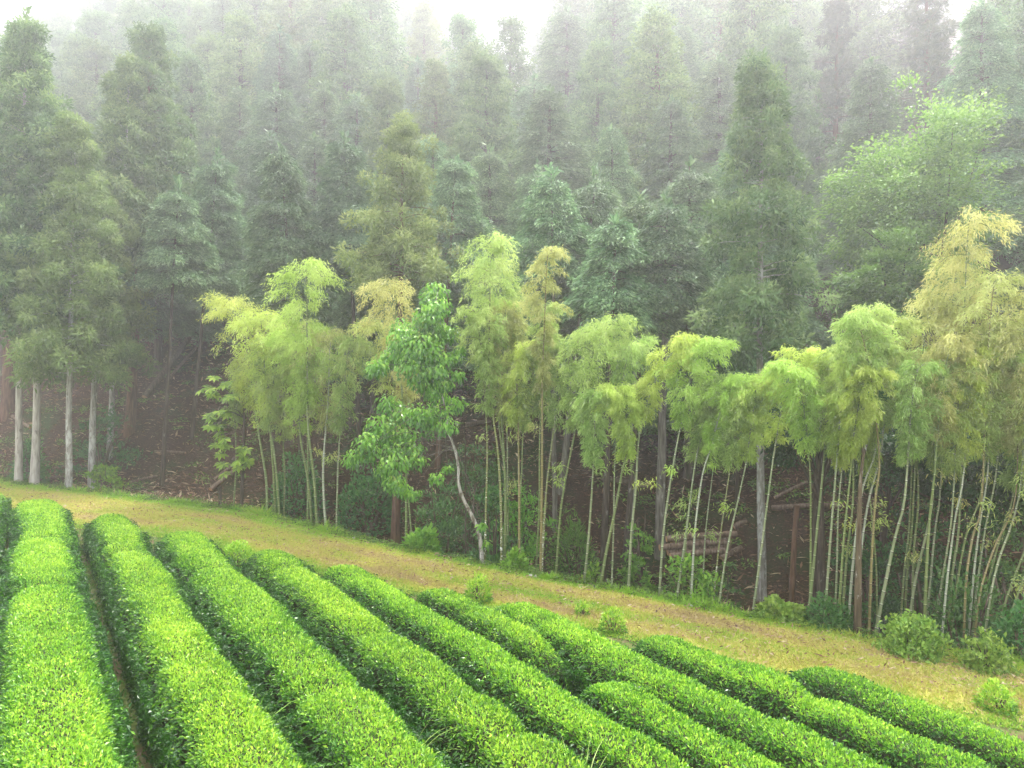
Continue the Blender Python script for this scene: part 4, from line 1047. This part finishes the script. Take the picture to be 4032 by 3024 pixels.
# -- the wooded hillside: prototypes, then copies tier by tier
PROTO = {
 'cedar': [conifer_meshes('cedar', 15.5, 3.5, 2.2, .22, 60 + i, M['cedar'], M['bark_dark'], .8) for i in range(3)],
 'cedar_y': [conifer_meshes('cedar', 15.0, 3.3, 2.4, .22, 70 + i, M['cedar_y'], M['bark_red'], .8) for i in range(2)],
 'hinoki': [conifer_meshes('hinoki', 13.0, 3.4, 2.6, .18, 80 + i, M['hinoki'], M['bark_dark'], .85) for i in range(4)],
 'pine': [conifer_meshes('pine', 14.0, 3.0, 4.0, .18, 90 + i, M['pine'], M['bark_red'], 1.0) for i in range(2)],
}
TIERS = [  # distance up the slope, spacing, share of cedar / yellow cedar / cypress / pine, height scale, phrase
 (11, 3.0, (.12, .03, .85, 0), .80, 'in the lowest hillside row'),
 (16, 3.2, (.20, .05, .75, 0), .90, 'in the second hillside row'),
 (23, 3.7, (.32, .08, .60, 0), 1.02, 'in the third hillside row'),
 (32, 4.4, (.40, .10, .48, .02), 1.15, 'in the fourth hillside row'),
 (45, 5.4, (.45, .13, .34, .08), 1.35, 'in the fifth hillside row'),
 (63, 6.8, (.50, .12, .30, .08), 1.6, 'in the hazy sixth row'),
 (86, 8.6, (.56, .10, .28, .06), 1.85, 'in the foggy seventh row'),
 (115, 10.5, (.56, .10, .28, .06), 2.1, 'in the dim eighth row'),
 (150, 13, (.56, .10, .28, .06), 2.35, 'in the faint ninth row'),
 (192, 16, (.56, .10, .28, .06), 2.6, 'in the faintest top row'),
]
KL = {'cedar': ('cedar', 'cedar'), 'cedar_y': ('cedar', 'yellowish cedar'), 'hinoki': ('cypress', 'layered cypress'), 'pine': ('pine', 'open-crowned pine')}
made = {}
g = np.random.default_rng(11)
for ti, (s0, sp, shares, hs, phrase) in enumerate(TIERS):
    xx, spots = -260.0, []
    while xx < 220:
        xx += sp * .85 * g.uniform(.75, 1.25)
        s_ = s0 + g.uniform(-2, 2)
        y_ = float(edge_y(xx)) + s_ / .86
        r_ = xx / y_
        if r_ < -.74 or r_ > (.86 if ti < 6 else .74) or y_ < 14:
            continue
        vx = r_ * 1609 + 1106
        if ti < 2 and 1700 < vx < 2190: continue                       # broadleaf trees stand there
        if ti == 0 and (vx < 330): continue                     # the cedar group stands there
        if ti >= 4 and (985 < vx < 1190): continue              # gap of sky
        if ti >= 5 and vx > 1815: continue                      # gap of sky
        spots.append((xx, y_, vx))
    cnt = {}
    for xx, y_, vx in spots:
        kk = list(KL)[int(g.choice(4, p=np.array(shares) / sum(shares)))]
        if ti >= 3 and vx > 1750 and g.random() < .5: kk = 'pine'
        if ti >= 2 and ti <= 4 and vx < 420 and g.random() < .7: kk = 'cedar'
        cnt.setdefault(kk, []).append((xx, y_, vx))
    for kk, L in cnt.items():
        for j, (xx, y_, vx) in enumerate(L):
            nm, look = KL[kk]
            lab = f'{look} {phrase}, {ordinal(j + 1)} such from the left'
            vi = int(g.integers(len(PROTO[kk])))
            sc = hs * g.uniform(.85, 1.12)
            if vx < 420: sc *= 1.15
            if ti >= 7 and vx < 900: sc *= 1.1
            if ti >= 4 and vx > 1800: sc *= .82
            loc = (xx, y_, float(height(xx, y_)))
            scv = (sc * g.uniform(.9, 1.35), sc * g.uniform(.9, 1.35), sc)
            if (kk, vi) not in made:
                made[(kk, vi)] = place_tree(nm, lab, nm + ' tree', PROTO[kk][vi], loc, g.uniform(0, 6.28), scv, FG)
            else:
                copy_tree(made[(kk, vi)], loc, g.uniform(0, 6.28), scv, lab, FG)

# ------------------------------------------------------------------ the drooping big-leaved tree with a bent white trunk
dB = 18.9
trunk_px = [(1900, 2222), (1892, 2140), (1879, 2079), (1854, 2023), (1820, 1956), (1805, 1900), (1805, 1848), (1795, 1787), (1777, 1731), (1764, 1700),
            (1756, 1633), (1746, 1577), (1731, 1526), (1712, 1420), (1700, 1320), (1712, 1230), (1722, 1150)]
T3 = np.array([px(x, y, dB) for x, y in trunk_px])
T3[0, 2] = float(height(T3[0, 0], dB)) - .15
base = T3[0].copy(); base[2] += .15
root = empty('broadleaf_tree', 'slender tree with bent white trunk and large drooping bright leaves', 'broadleaf tree', base)
tb, lb, bb2 = MB(), MB(), MB()
Tc = curve(T3 - base, 70)
tube(tb, Tc, np.interp(np.linspace(0, 1, 70), [0, .15, .45, .6, 1], [.072, .050, .032, .020, .008]), 9)
CL = [(570, 70, 60), (590, 150, 60), (540, 200, 70), (510, 250, 70), (390, 260, 55), (400, 330, 80), (640, 290, 55), (710, 380, 28), (500, 370, 90), (360, 410, 70), (260, 470, 50),
      (230, 500, 40), (450, 480, 80), (590, 440, 70), (680, 420, 40), (600, 500, 40), (700, 520, 32), (640, 570, 28), (480, 560, 50), (590, 650, 60), (680, 680, 50), (320, 680, 65), (400, 740, 70),
      (500, 740, 70), (550, 780, 80), (640, 800, 45), (270, 800, 70), (320, 850, 80), (200, 890, 60), (140, 960, 48), (110, 990, 36), (230, 950, 50), (420, 850, 55), (450, 920, 55), (470, 990, 50),
      (350, 1000, 70), (290, 1050, 50), (360, 1110, 55), (450, 1160, 36), (400, 1150, 40), (580, 1080, 34), (640, 1030, 20), (340, 930, 50), (845, 1440, 26), (825, 1340, 18), (545, 110, 50), (300, 440, 50), (420, 420, 60), (560, 600, 50), (610, 720, 50), (590, 560, 45), (560, 330, 60), (530, 450, 60), (570, 270, 50), (545, 520, 50)]
g = np.random.default_rng(55)
for i, (zx, zy, zr) in enumerate(CL):
    c = px(1300 + zx / 1.383, 1100 + zy / 1.383, dB + g.uniform(-.55, .55)) - base
    r_ = zr / 1.383 / F * dB * 1.25
    hd = abs(c[0] - np.interp(c[2], Tc[:, 2], Tc[:, 0]))
    j = min(int(np.argmin(np.abs(Tc[:, 2] - max(c[2] - .05 - .30 * hd * g.uniform(.2, 1.1), Tc[int(g.integers(31, 46)), 2])))), 68)
    st = Tc[j]
    br = curve([st, st * .55 + c * .45 + np.array([g.normal(0, .05), 0, .16 * min(hd, 1)]), c], 8)
    tube(bb2, br, np.linspace(.010, .004, 8), 5, cap=False)
    m = int(36 + 1300 * r_ * r_)
    p = unit(g.normal(0, 1, (m, 3))) * (g.random(m) ** .45)[:, None] * r_ * np.array([1, .9, .85])
    out_ = unit(p + np.array([1e-3, 0, 0]))
    D = out_ * .45 + g.normal(0, .35, (m, 3)) + np.array([0, 0, -.85])
    N = out_ * .9 + g.normal(0, .35, (m, 3)) + np.array([0, -.25, .35])
    s_ = g.uniform(.75, 1.2, m)
    leaves(lb, c + p, D, N, .120 * s_, .066 * s_, fold=.14, droop=.1, tint=np.clip(.40 + .45 * p[:, 2] / r_ + g.normal(0, .17, m), 0, 1), mid=.42)
tb.build('trunk', M['bark_white'], root, True)
bb2.build('branches', M['bark_furrow'], root, True)
lb.build('crown', M['bigleaf'], root)

# ------------------------------------------------------------------ sapling with whorls of very large leaves
dS = 25.6
b = px(948, 1950, dS); b[2] = float(height(b[0], b[1]))
root = empty('broadleaf_tree', 'sapling with whorls of very large oval leaves, left of the left bamboo clump', 'broadleaf tree', b)
tb, lb = MB(), MB()
topS = px(960, 1420, dS) - b
St = curve([(0, 0, -.2), topS * .5 + np.array([.06, 0, 0]), topS], 20)
tube(tb, St, np.linspace(.07, .02, 20), 7)
g = np.random.default_rng(77)
WH = [(480, 90), (560, 350), (640, 300), (740, 270), (830, 60), (960, 190), (640, 560), (640, 640), (660, 810), (840, 660), (780, 740), (870, 720), (640, 480), (680, 40), (580, 40), (600, 420), (700, 150),
      (560, 140), (760, 30)]
for zx, zy in WH:
    c = px(600 + zx * .4219, 1500 + zy * .4219, dS + g.uniform(-.6, .3)) - b
    j = int(np.argmin(np.abs(St[:, 2] - (c[2] - .2)))); st = St[j]
    tube(tb, curve([st, st * .45 + c * .55 + np.array([0, 0, .12]), c], 6), np.linspace(.02, .006, 6), 5, cap=False)
    for w in range(3):
        m = 8
        a = np.linspace(0, 6.28, m, endpoint=False) + g.uniform(0, 6)
        tilt = unit(np.array([g.normal(0, .35), -.55, 1.0]))
        e1 = unit(np.cross(tilt, [1, 0, .1])); e2 = np.cross(tilt, e1)
        D = e1 * np.cos(a)[:, None] + e2 * np.sin(a)[:, None] - np.array([0, 0, .2])
        s_ = g.uniform(.8, 1.15, m)
        leaves(lb, np.repeat((c + g.normal(0, .12, 3))[None], m, 0), D, np.repeat(tilt[None], m, 0) + g.normal(0, .12, (m, 3)), .27 * s_, .115 * s_, fold=.06, droop=.12, tint=np.clip(g.normal(.42, .2, m), 0, 1), mid=.6)
tb.build('trunk', M['bark_dark'], root, True)
lb.build('crown', M['bigleaf'], root)

# ------------------------------------------------------------------ shrubs, ferns and seedlings of the forest edge
def shrub(label, x, y, d, wpx, hpx, mat, n, lpx, seed, aspect=.5, cat='shrub', name='shrub', **kw):
    X = (x - CX) / F * d
    z = float(height(X, d))
    r = wpx * .5 / F * d
    h = max((ZC - (y - hpx - HY) / F * d) - z, .25)
    return leafy_bush(name, label, cat, (X, d, z), r, h, M[mat], n, lpx / F * d, lpx / F * d * aspect, seed, **kw)
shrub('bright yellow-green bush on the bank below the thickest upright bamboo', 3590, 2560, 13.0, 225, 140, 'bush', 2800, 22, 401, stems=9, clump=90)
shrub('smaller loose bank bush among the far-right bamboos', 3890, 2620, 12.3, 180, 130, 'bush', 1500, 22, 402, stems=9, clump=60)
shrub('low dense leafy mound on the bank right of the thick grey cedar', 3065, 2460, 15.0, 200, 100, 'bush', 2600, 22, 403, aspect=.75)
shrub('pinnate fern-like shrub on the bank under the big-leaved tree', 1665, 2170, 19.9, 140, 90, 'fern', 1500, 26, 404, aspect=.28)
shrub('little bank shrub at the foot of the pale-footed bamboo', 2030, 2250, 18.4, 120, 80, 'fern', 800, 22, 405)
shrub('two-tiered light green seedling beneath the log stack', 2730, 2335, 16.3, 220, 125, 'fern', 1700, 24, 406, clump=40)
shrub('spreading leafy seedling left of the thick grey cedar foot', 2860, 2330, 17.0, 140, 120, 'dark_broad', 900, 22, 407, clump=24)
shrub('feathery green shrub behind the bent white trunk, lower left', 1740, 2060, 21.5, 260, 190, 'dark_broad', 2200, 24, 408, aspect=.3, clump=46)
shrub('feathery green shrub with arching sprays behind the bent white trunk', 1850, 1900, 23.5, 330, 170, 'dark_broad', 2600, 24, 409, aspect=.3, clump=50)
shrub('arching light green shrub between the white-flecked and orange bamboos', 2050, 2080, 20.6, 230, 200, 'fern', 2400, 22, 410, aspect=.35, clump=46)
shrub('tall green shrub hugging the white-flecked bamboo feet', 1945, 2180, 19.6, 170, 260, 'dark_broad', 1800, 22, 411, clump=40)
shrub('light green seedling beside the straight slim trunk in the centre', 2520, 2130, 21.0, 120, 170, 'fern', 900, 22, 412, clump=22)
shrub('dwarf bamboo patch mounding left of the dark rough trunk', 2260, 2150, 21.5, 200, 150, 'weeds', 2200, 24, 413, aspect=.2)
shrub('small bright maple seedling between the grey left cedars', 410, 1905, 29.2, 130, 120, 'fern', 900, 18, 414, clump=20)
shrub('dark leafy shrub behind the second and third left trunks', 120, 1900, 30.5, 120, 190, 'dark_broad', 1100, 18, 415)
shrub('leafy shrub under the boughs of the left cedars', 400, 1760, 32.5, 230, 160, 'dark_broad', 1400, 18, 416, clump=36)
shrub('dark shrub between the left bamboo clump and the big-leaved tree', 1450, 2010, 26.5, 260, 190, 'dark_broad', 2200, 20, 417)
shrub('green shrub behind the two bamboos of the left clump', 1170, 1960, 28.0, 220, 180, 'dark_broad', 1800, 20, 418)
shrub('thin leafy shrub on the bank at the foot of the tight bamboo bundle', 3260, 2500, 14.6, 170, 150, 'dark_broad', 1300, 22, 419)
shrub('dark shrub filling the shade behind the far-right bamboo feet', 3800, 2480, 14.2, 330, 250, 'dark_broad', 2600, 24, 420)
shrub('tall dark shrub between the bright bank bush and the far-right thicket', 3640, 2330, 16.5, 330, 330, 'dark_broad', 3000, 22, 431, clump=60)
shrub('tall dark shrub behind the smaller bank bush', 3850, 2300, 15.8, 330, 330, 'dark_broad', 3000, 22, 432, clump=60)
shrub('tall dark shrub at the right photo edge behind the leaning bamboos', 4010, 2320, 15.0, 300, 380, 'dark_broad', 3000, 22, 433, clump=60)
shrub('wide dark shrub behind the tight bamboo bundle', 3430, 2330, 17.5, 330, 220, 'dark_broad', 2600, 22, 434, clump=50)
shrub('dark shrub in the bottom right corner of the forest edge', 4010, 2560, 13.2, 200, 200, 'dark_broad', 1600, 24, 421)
shrub('sparse weed on the bank below the pale ringed bamboo', 2330, 2290, 17.6, 90, 70, 'fern', 350, 20, 422)

def fern(label, x, y, d, n, L, seed):
    g = np.random.default_rng(seed)
    X = (x - CX) / F * d
    loc = np.array([X, d, float(height(X, d))])
    mb = MB()
    for i in range(n):
        a = g.uniform(0, 6.28); o = np.array([math.cos(a), math.sin(a), 0]); sd = np.array([-o[1], o[0], 0])
        l = L * g.uniform(.7, 1.1)
        t = np.linspace(.08, 1, 16)
        c = o * (l * t)[:, None] + np.array([0, 0, 1]) * (l * (.95 * t - .65 * t * t))[:, None]
        w = l * .26 * np.sin(np.pi * np.clip(1 - t, 0, .88) * .75 + .15)
        for sg in (-1, 1):
            leaves(mb, c, sd * sg + o * .35 - np.array([0, 0, .15]), np.repeat([[0, 0, 1.0]], 16, 0), w, l * .055, fold=.02, tint=np.clip(g.normal(.6, .15, 16), 0, 1))
    o = mb.build('fern', M['fern']); o.location = loc
    return tag(o, label, 'fern', 'ferns on the bank')
R2b = lambda x, y: (600 + x * .4219, 1500 + y * .4219)
fern('upright pale fern on the bank left of the left bamboo clump', *R2b(850, 1215), 24.9, 9, .42, 1)
fern('small fern on the bank left of the upright pale one', *R2b(750, 1190), 25.3, 8, .34, 2)
fern('green fern clump on the bank below the dark log pile at left', *R2b(500, 1130), 26.1, 9, .40, 3)

# ------------------------------------------------------------------ logs, stumps and fallen trunks
def log(label, p0, p1, r, mat='log', group=None, name='log', cat='log', ends='cut'):
    p0, p1 = np.array(p0, float), np.array(p1, float)
    mb = MB()
    c = curve([p0 - p0, (p1 - p0) * .5 + np.array([0, 0, .02]), p1 - p0], 8)
    tube(mb, c, np.linspace(r, r * .86, 8), 9, cap=False)
    root = empty(name, label, cat, p0, group)
    mb.build('bark', M[mat], root, True)
    dr = unit(p1 - p0); u = unit(np.cross(dr, [0, 0, 1])); v = np.cross(dr, u)
    a = np.linspace(0, 6.28, 10)[:-1]
    for e, rr in ((c[0] - dr * .004, r * .97), (c[-1] + dr * .004, r * .83)):
        mb = MB()
        V_ = np.concatenate([[e], e + (u * np.cos(a)[:, None] + v * np.sin(a)[:, None]) * rr])
        k_ = np.arange(9)
        mb.add(V_, T=np.stack([np.zeros(9, int), 1 + k_, 1 + (k_ + 1) % 9], 1))
        mb.build('cut_end', M[ends], root)
    return root
def gp(x, y, d, up=0.0):
    X = (x - CX) / F * d
    return np.array([X, d, float(height(X, d)) + up])
LG = 'logs stacked on the slope'
g = np.random.default_rng(31)
dL = 18.6
LN = ['bottom front log of the stack', 'bottom middle log of the stack', 'bottom rear log of the stack', 'second-layer front log of the stack', 'second-layer rear log of the stack', 'topmost log of the stack']
for k, (row, lay) in enumerate([(0, 0), (1, 0), (2, 0), (.5, 1), (1.5, 1), (1, 2)]):
    y0 = dL + row * .20
    a, b2 = gp(2620 + g.uniform(-25, 25), 0, y0), gp(2870 + g.uniform(-20, 30), 0, y0 + .25)
    zb = ZC - (2190 - HY) / F * dL + lay * .165 + row * .06
    a[2] = zb; b2[2] = zb + .09
    log(LN[k] + ' behind the pale ringed bamboos', a, b2, .085, group=LG)
def ray(x, y):
    d = hit(x, y)
    return px(x, y, d) + np.array([0, 0, .07])
log('short thick log lying right of the log stack', ray(2840, 2210), ray(2920, 2165), .10)
log('thick log upslope, crossing behind the thick grey cedar', ray(2890, 2085), ray(2940, 2060), .10)
log('thick fallen trunk lying right of the thick grey cedar', ray(3040, 2040) + np.array([0, 0, .25]), ray(3330, 2030) + np.array([0, 0, .25]), .08, 'log', name='fallen_trunk', cat='fallen trunk')
log('branchy fallen trunk resting on top of the one right of the cedar', ray(3050, 2020) + np.array([0, 0, .40]), ray(3190, 1985) + np.array([0, 0, .65]), .055, 'log', name='fallen_trunk', cat='fallen trunk')
log('dark fallen trunk at left, front one of the pile under the sapling', ray(830, 1935), ray(940, 1870) + np.array([0, 0, .25]), .11, 'log', name='fallen_trunk', cat='fallen trunk')
log('dark fallen trunk at left, upper one of the pile under the sapling', ray(845, 1905) + np.array([0, 0, .1]), ray(935, 1860) + np.array([0, 0, .35]), .09, 'log', name='fallen_trunk', cat='fallen trunk')
log('straight dark pole lying on dry leaves left of the crooked cypress', ray(510, 1907), ray(620, 1880), .06, 'log', name='fallen_trunk', cat='fallen trunk')
log('dark pole lying on dry leaves right of the crooked cypress', ray(610, 1785), ray(730, 1790), .07, 'log', name='fallen_trunk', cat='fallen trunk')
log('big uprooted trunk leaning on the far left slope, left of two', ray(570, 1570), px(745, 1330, hit(570, 1570) + 3), .16, 'dead_wood', name='fallen_trunk', cat='fallen trunk')
log('thinner leaning trunk right of the big uprooted one', ray(660, 1500), px(800, 1340, hit(660, 1500) + 2.5), .08, 'log', name='fallen_trunk', cat='fallen trunk')
log('reddish log lying across the slope behind the left trunks', ray(10, 1620), ray(120, 1690), .10, 'log', name='fallen_trunk', cat='fallen trunk')
for k, (a, b2, w_) in enumerate([((190, 1893), (360, 1880), 'lowest'), ((200, 1882), (350, 1872), 'middle'), ((215, 1873), (345, 1864), 'topmost')]):
    log(f'{w_} long thin pole in the brush heap between the left trunks', ray(*a) + np.array([0, 0, .05 + .1 * k]), ray(*b2) + np.array([0, 0, .05 + .1 * k]), .055, 'log', group='poles in the brush heap', name='pole', cat='pole')
log('fallen trunk lying high on the slope behind the centre bamboos', ray(1835, 1680), ray(1930, 1665), .09, 'dead_wood', name='fallen_trunk', cat='fallen trunk')
log('long thin fallen trunk behind the thin crossing bamboo, mid slope', ray(2370, 1890), ray(2570, 1925), .09, 'dead_wood', name='fallen_trunk', cat='fallen trunk')
log('cut log with orange end lying left of the pale bamboo', ray(2255, 2168), ray(2360, 2182), .07)

def bare_stem(label, pts, d, w0, w1, bark):
    P = np.array([px(x, y, d) for x, y in pts])
    b = P[0].copy(); b[2] = float(height(b[0], d)); P[0, 2] = b[2] - .1
    mb = MB(); tube(mb, curve(P - b, 14), np.linspace(w0, w1, 14) * .5 / F * d, 8)
    o = mb.build('dead_tree', M[bark], None, True); o.location = b
    return tag(o, label, 'dead tree')
bare_stem('reddish branchless dead trunk right of the low leafy mound', [(3112, 2390), (3125, 2180), (3138, 1990)], 17.5, 26, 20, 'bark_red')
bare_stem('short dark stump post on the bank left of the sapling', [(866, 1975), (868, 1915)], 25.9, 12, 11, 'bark_dark')
bare_stem('dark trunk in shade behind the thick leaning bamboo by the mound', [(3205, 2330), (3210, 2000), (3212, 1780)], 18.5, 24, 18, 'bark_dark')
bare_stem('thin dark dead stem right of the bent white trunk', [(1833, 2190), (1833, 1850), (1829, 1700), (1822, 1570)], 20.3, 7, 4, 'bark_dark')

# ------------------------------------------------------------------ small things on the bank
def stone(label, x, y, wpx, hpx, kind, k):
    ds = np.arange(8, 60, .02)
    d = float(ds[np.argmax(s_of((x - CX) / F * ds, ds) > 0)]) - .12
    c = px(x, y, d); w = wpx / F * d * .5; h = hpx / F * d
    bm = bmesh.new()
    if kind == 'ball':
        bmesh.ops.create_icosphere(bm, subdivisions=3, radius=1)
        g = np.random.default_rng(k)
        for v in bm.verts:
            v.co *= 1 + .06 * math.sin(v.co.x * 5 + k) * math.cos(v.co.y * 4 + v.co.z * 3)
            v.co = (v.co.x * w, v.co.y * w, v.co.z * h * .55 + h * .45)
    else:
        bmesh.ops.create_cube(bm, size=2)
        bmesh.ops.bevel(bm, geom=bm.edges[:], offset=.35, segments=3, affect='EDGES')
        for v in bm.verts:
            v.co = (v.co.x * w + .01 * math.sin(v.co.z * 9), v.co.y * w * .8, v.co.z * h * .5 + h * .45)
    me = bpy.data.meshes.new('stone'); bm.to_mesh(me); bm.free()
    for p in me.polygons: p.use_smooth = True
    me.materials.append(M['stone'])
    o = bpy.data.objects.new('stone', me); COL.objects.link(o)
    o.location = (c[0], c[1], float(height(c[0], c[1])) + .01)
    return tag(o, label, 'stone', 'white stones along the path edge')
import bmesh
stone('squarish white stone, left of the two side by side on the bank', 2090, 2264, 14, 11, 'block', 1)
stone('round white stone, right of the two side by side on the bank', 2108, 2263, 12, 12, 'ball', 2)
stone('small white stone alone right of the side-by-side pair', 2202, 2277, 9, 8, 'ball', 3)
stone('white stone at the foot of the whitest bamboo', 2722, 2388, 15, 12, 'ball', 4)
stone('small white stone below the rightmost slim bamboo of the left clump', 1393, 2094, 9, 13, 'block', 5)
log('pale dry cut bamboo stick lying on the bank below the lime plume', ray(2452, 2326), ray(2515, 2345), .022, 'straw', name='stick', cat='stick', ends='straw')

# ------------------------------------------------------------------ morning fog
bm = bmesh.new()
bmesh.ops.create_cube(bm, size=1)
me = bpy.data.meshes.new('haze'); bm.to_mesh(me); bm.free()
hz = bpy.data.objects.new('haze', me); COL.objects.link(hz)
zs = height(*np.meshgrid(np.linspace(-300, 300, 120), np.linspace(-170, 320, 120)))
ZLO, ZHI = float(zs.min()) - 6, float(zs.max()) + 44
hz.location = (0, 95, (ZLO + ZHI) / 2)
hz.scale = (620, 560, ZHI - ZLO)
hz['kind'] = 'stuff'
tag(hz, 'pale morning fog thickening over the wooded hillside', 'fog')
m, nt, out = nodes('fog')
vol = nt.nodes.new('ShaderNodeVolumePrincipled')
vol.inputs['Density'].default_value = 0.0034
vol.inputs['Color'].default_value = (.96, .955, 1.0, 1)
vol.inputs['Anisotropy'].default_value = 0.68
nt.links.new(vol.outputs[0], out.inputs['Volume'])
me.materials.append(m)
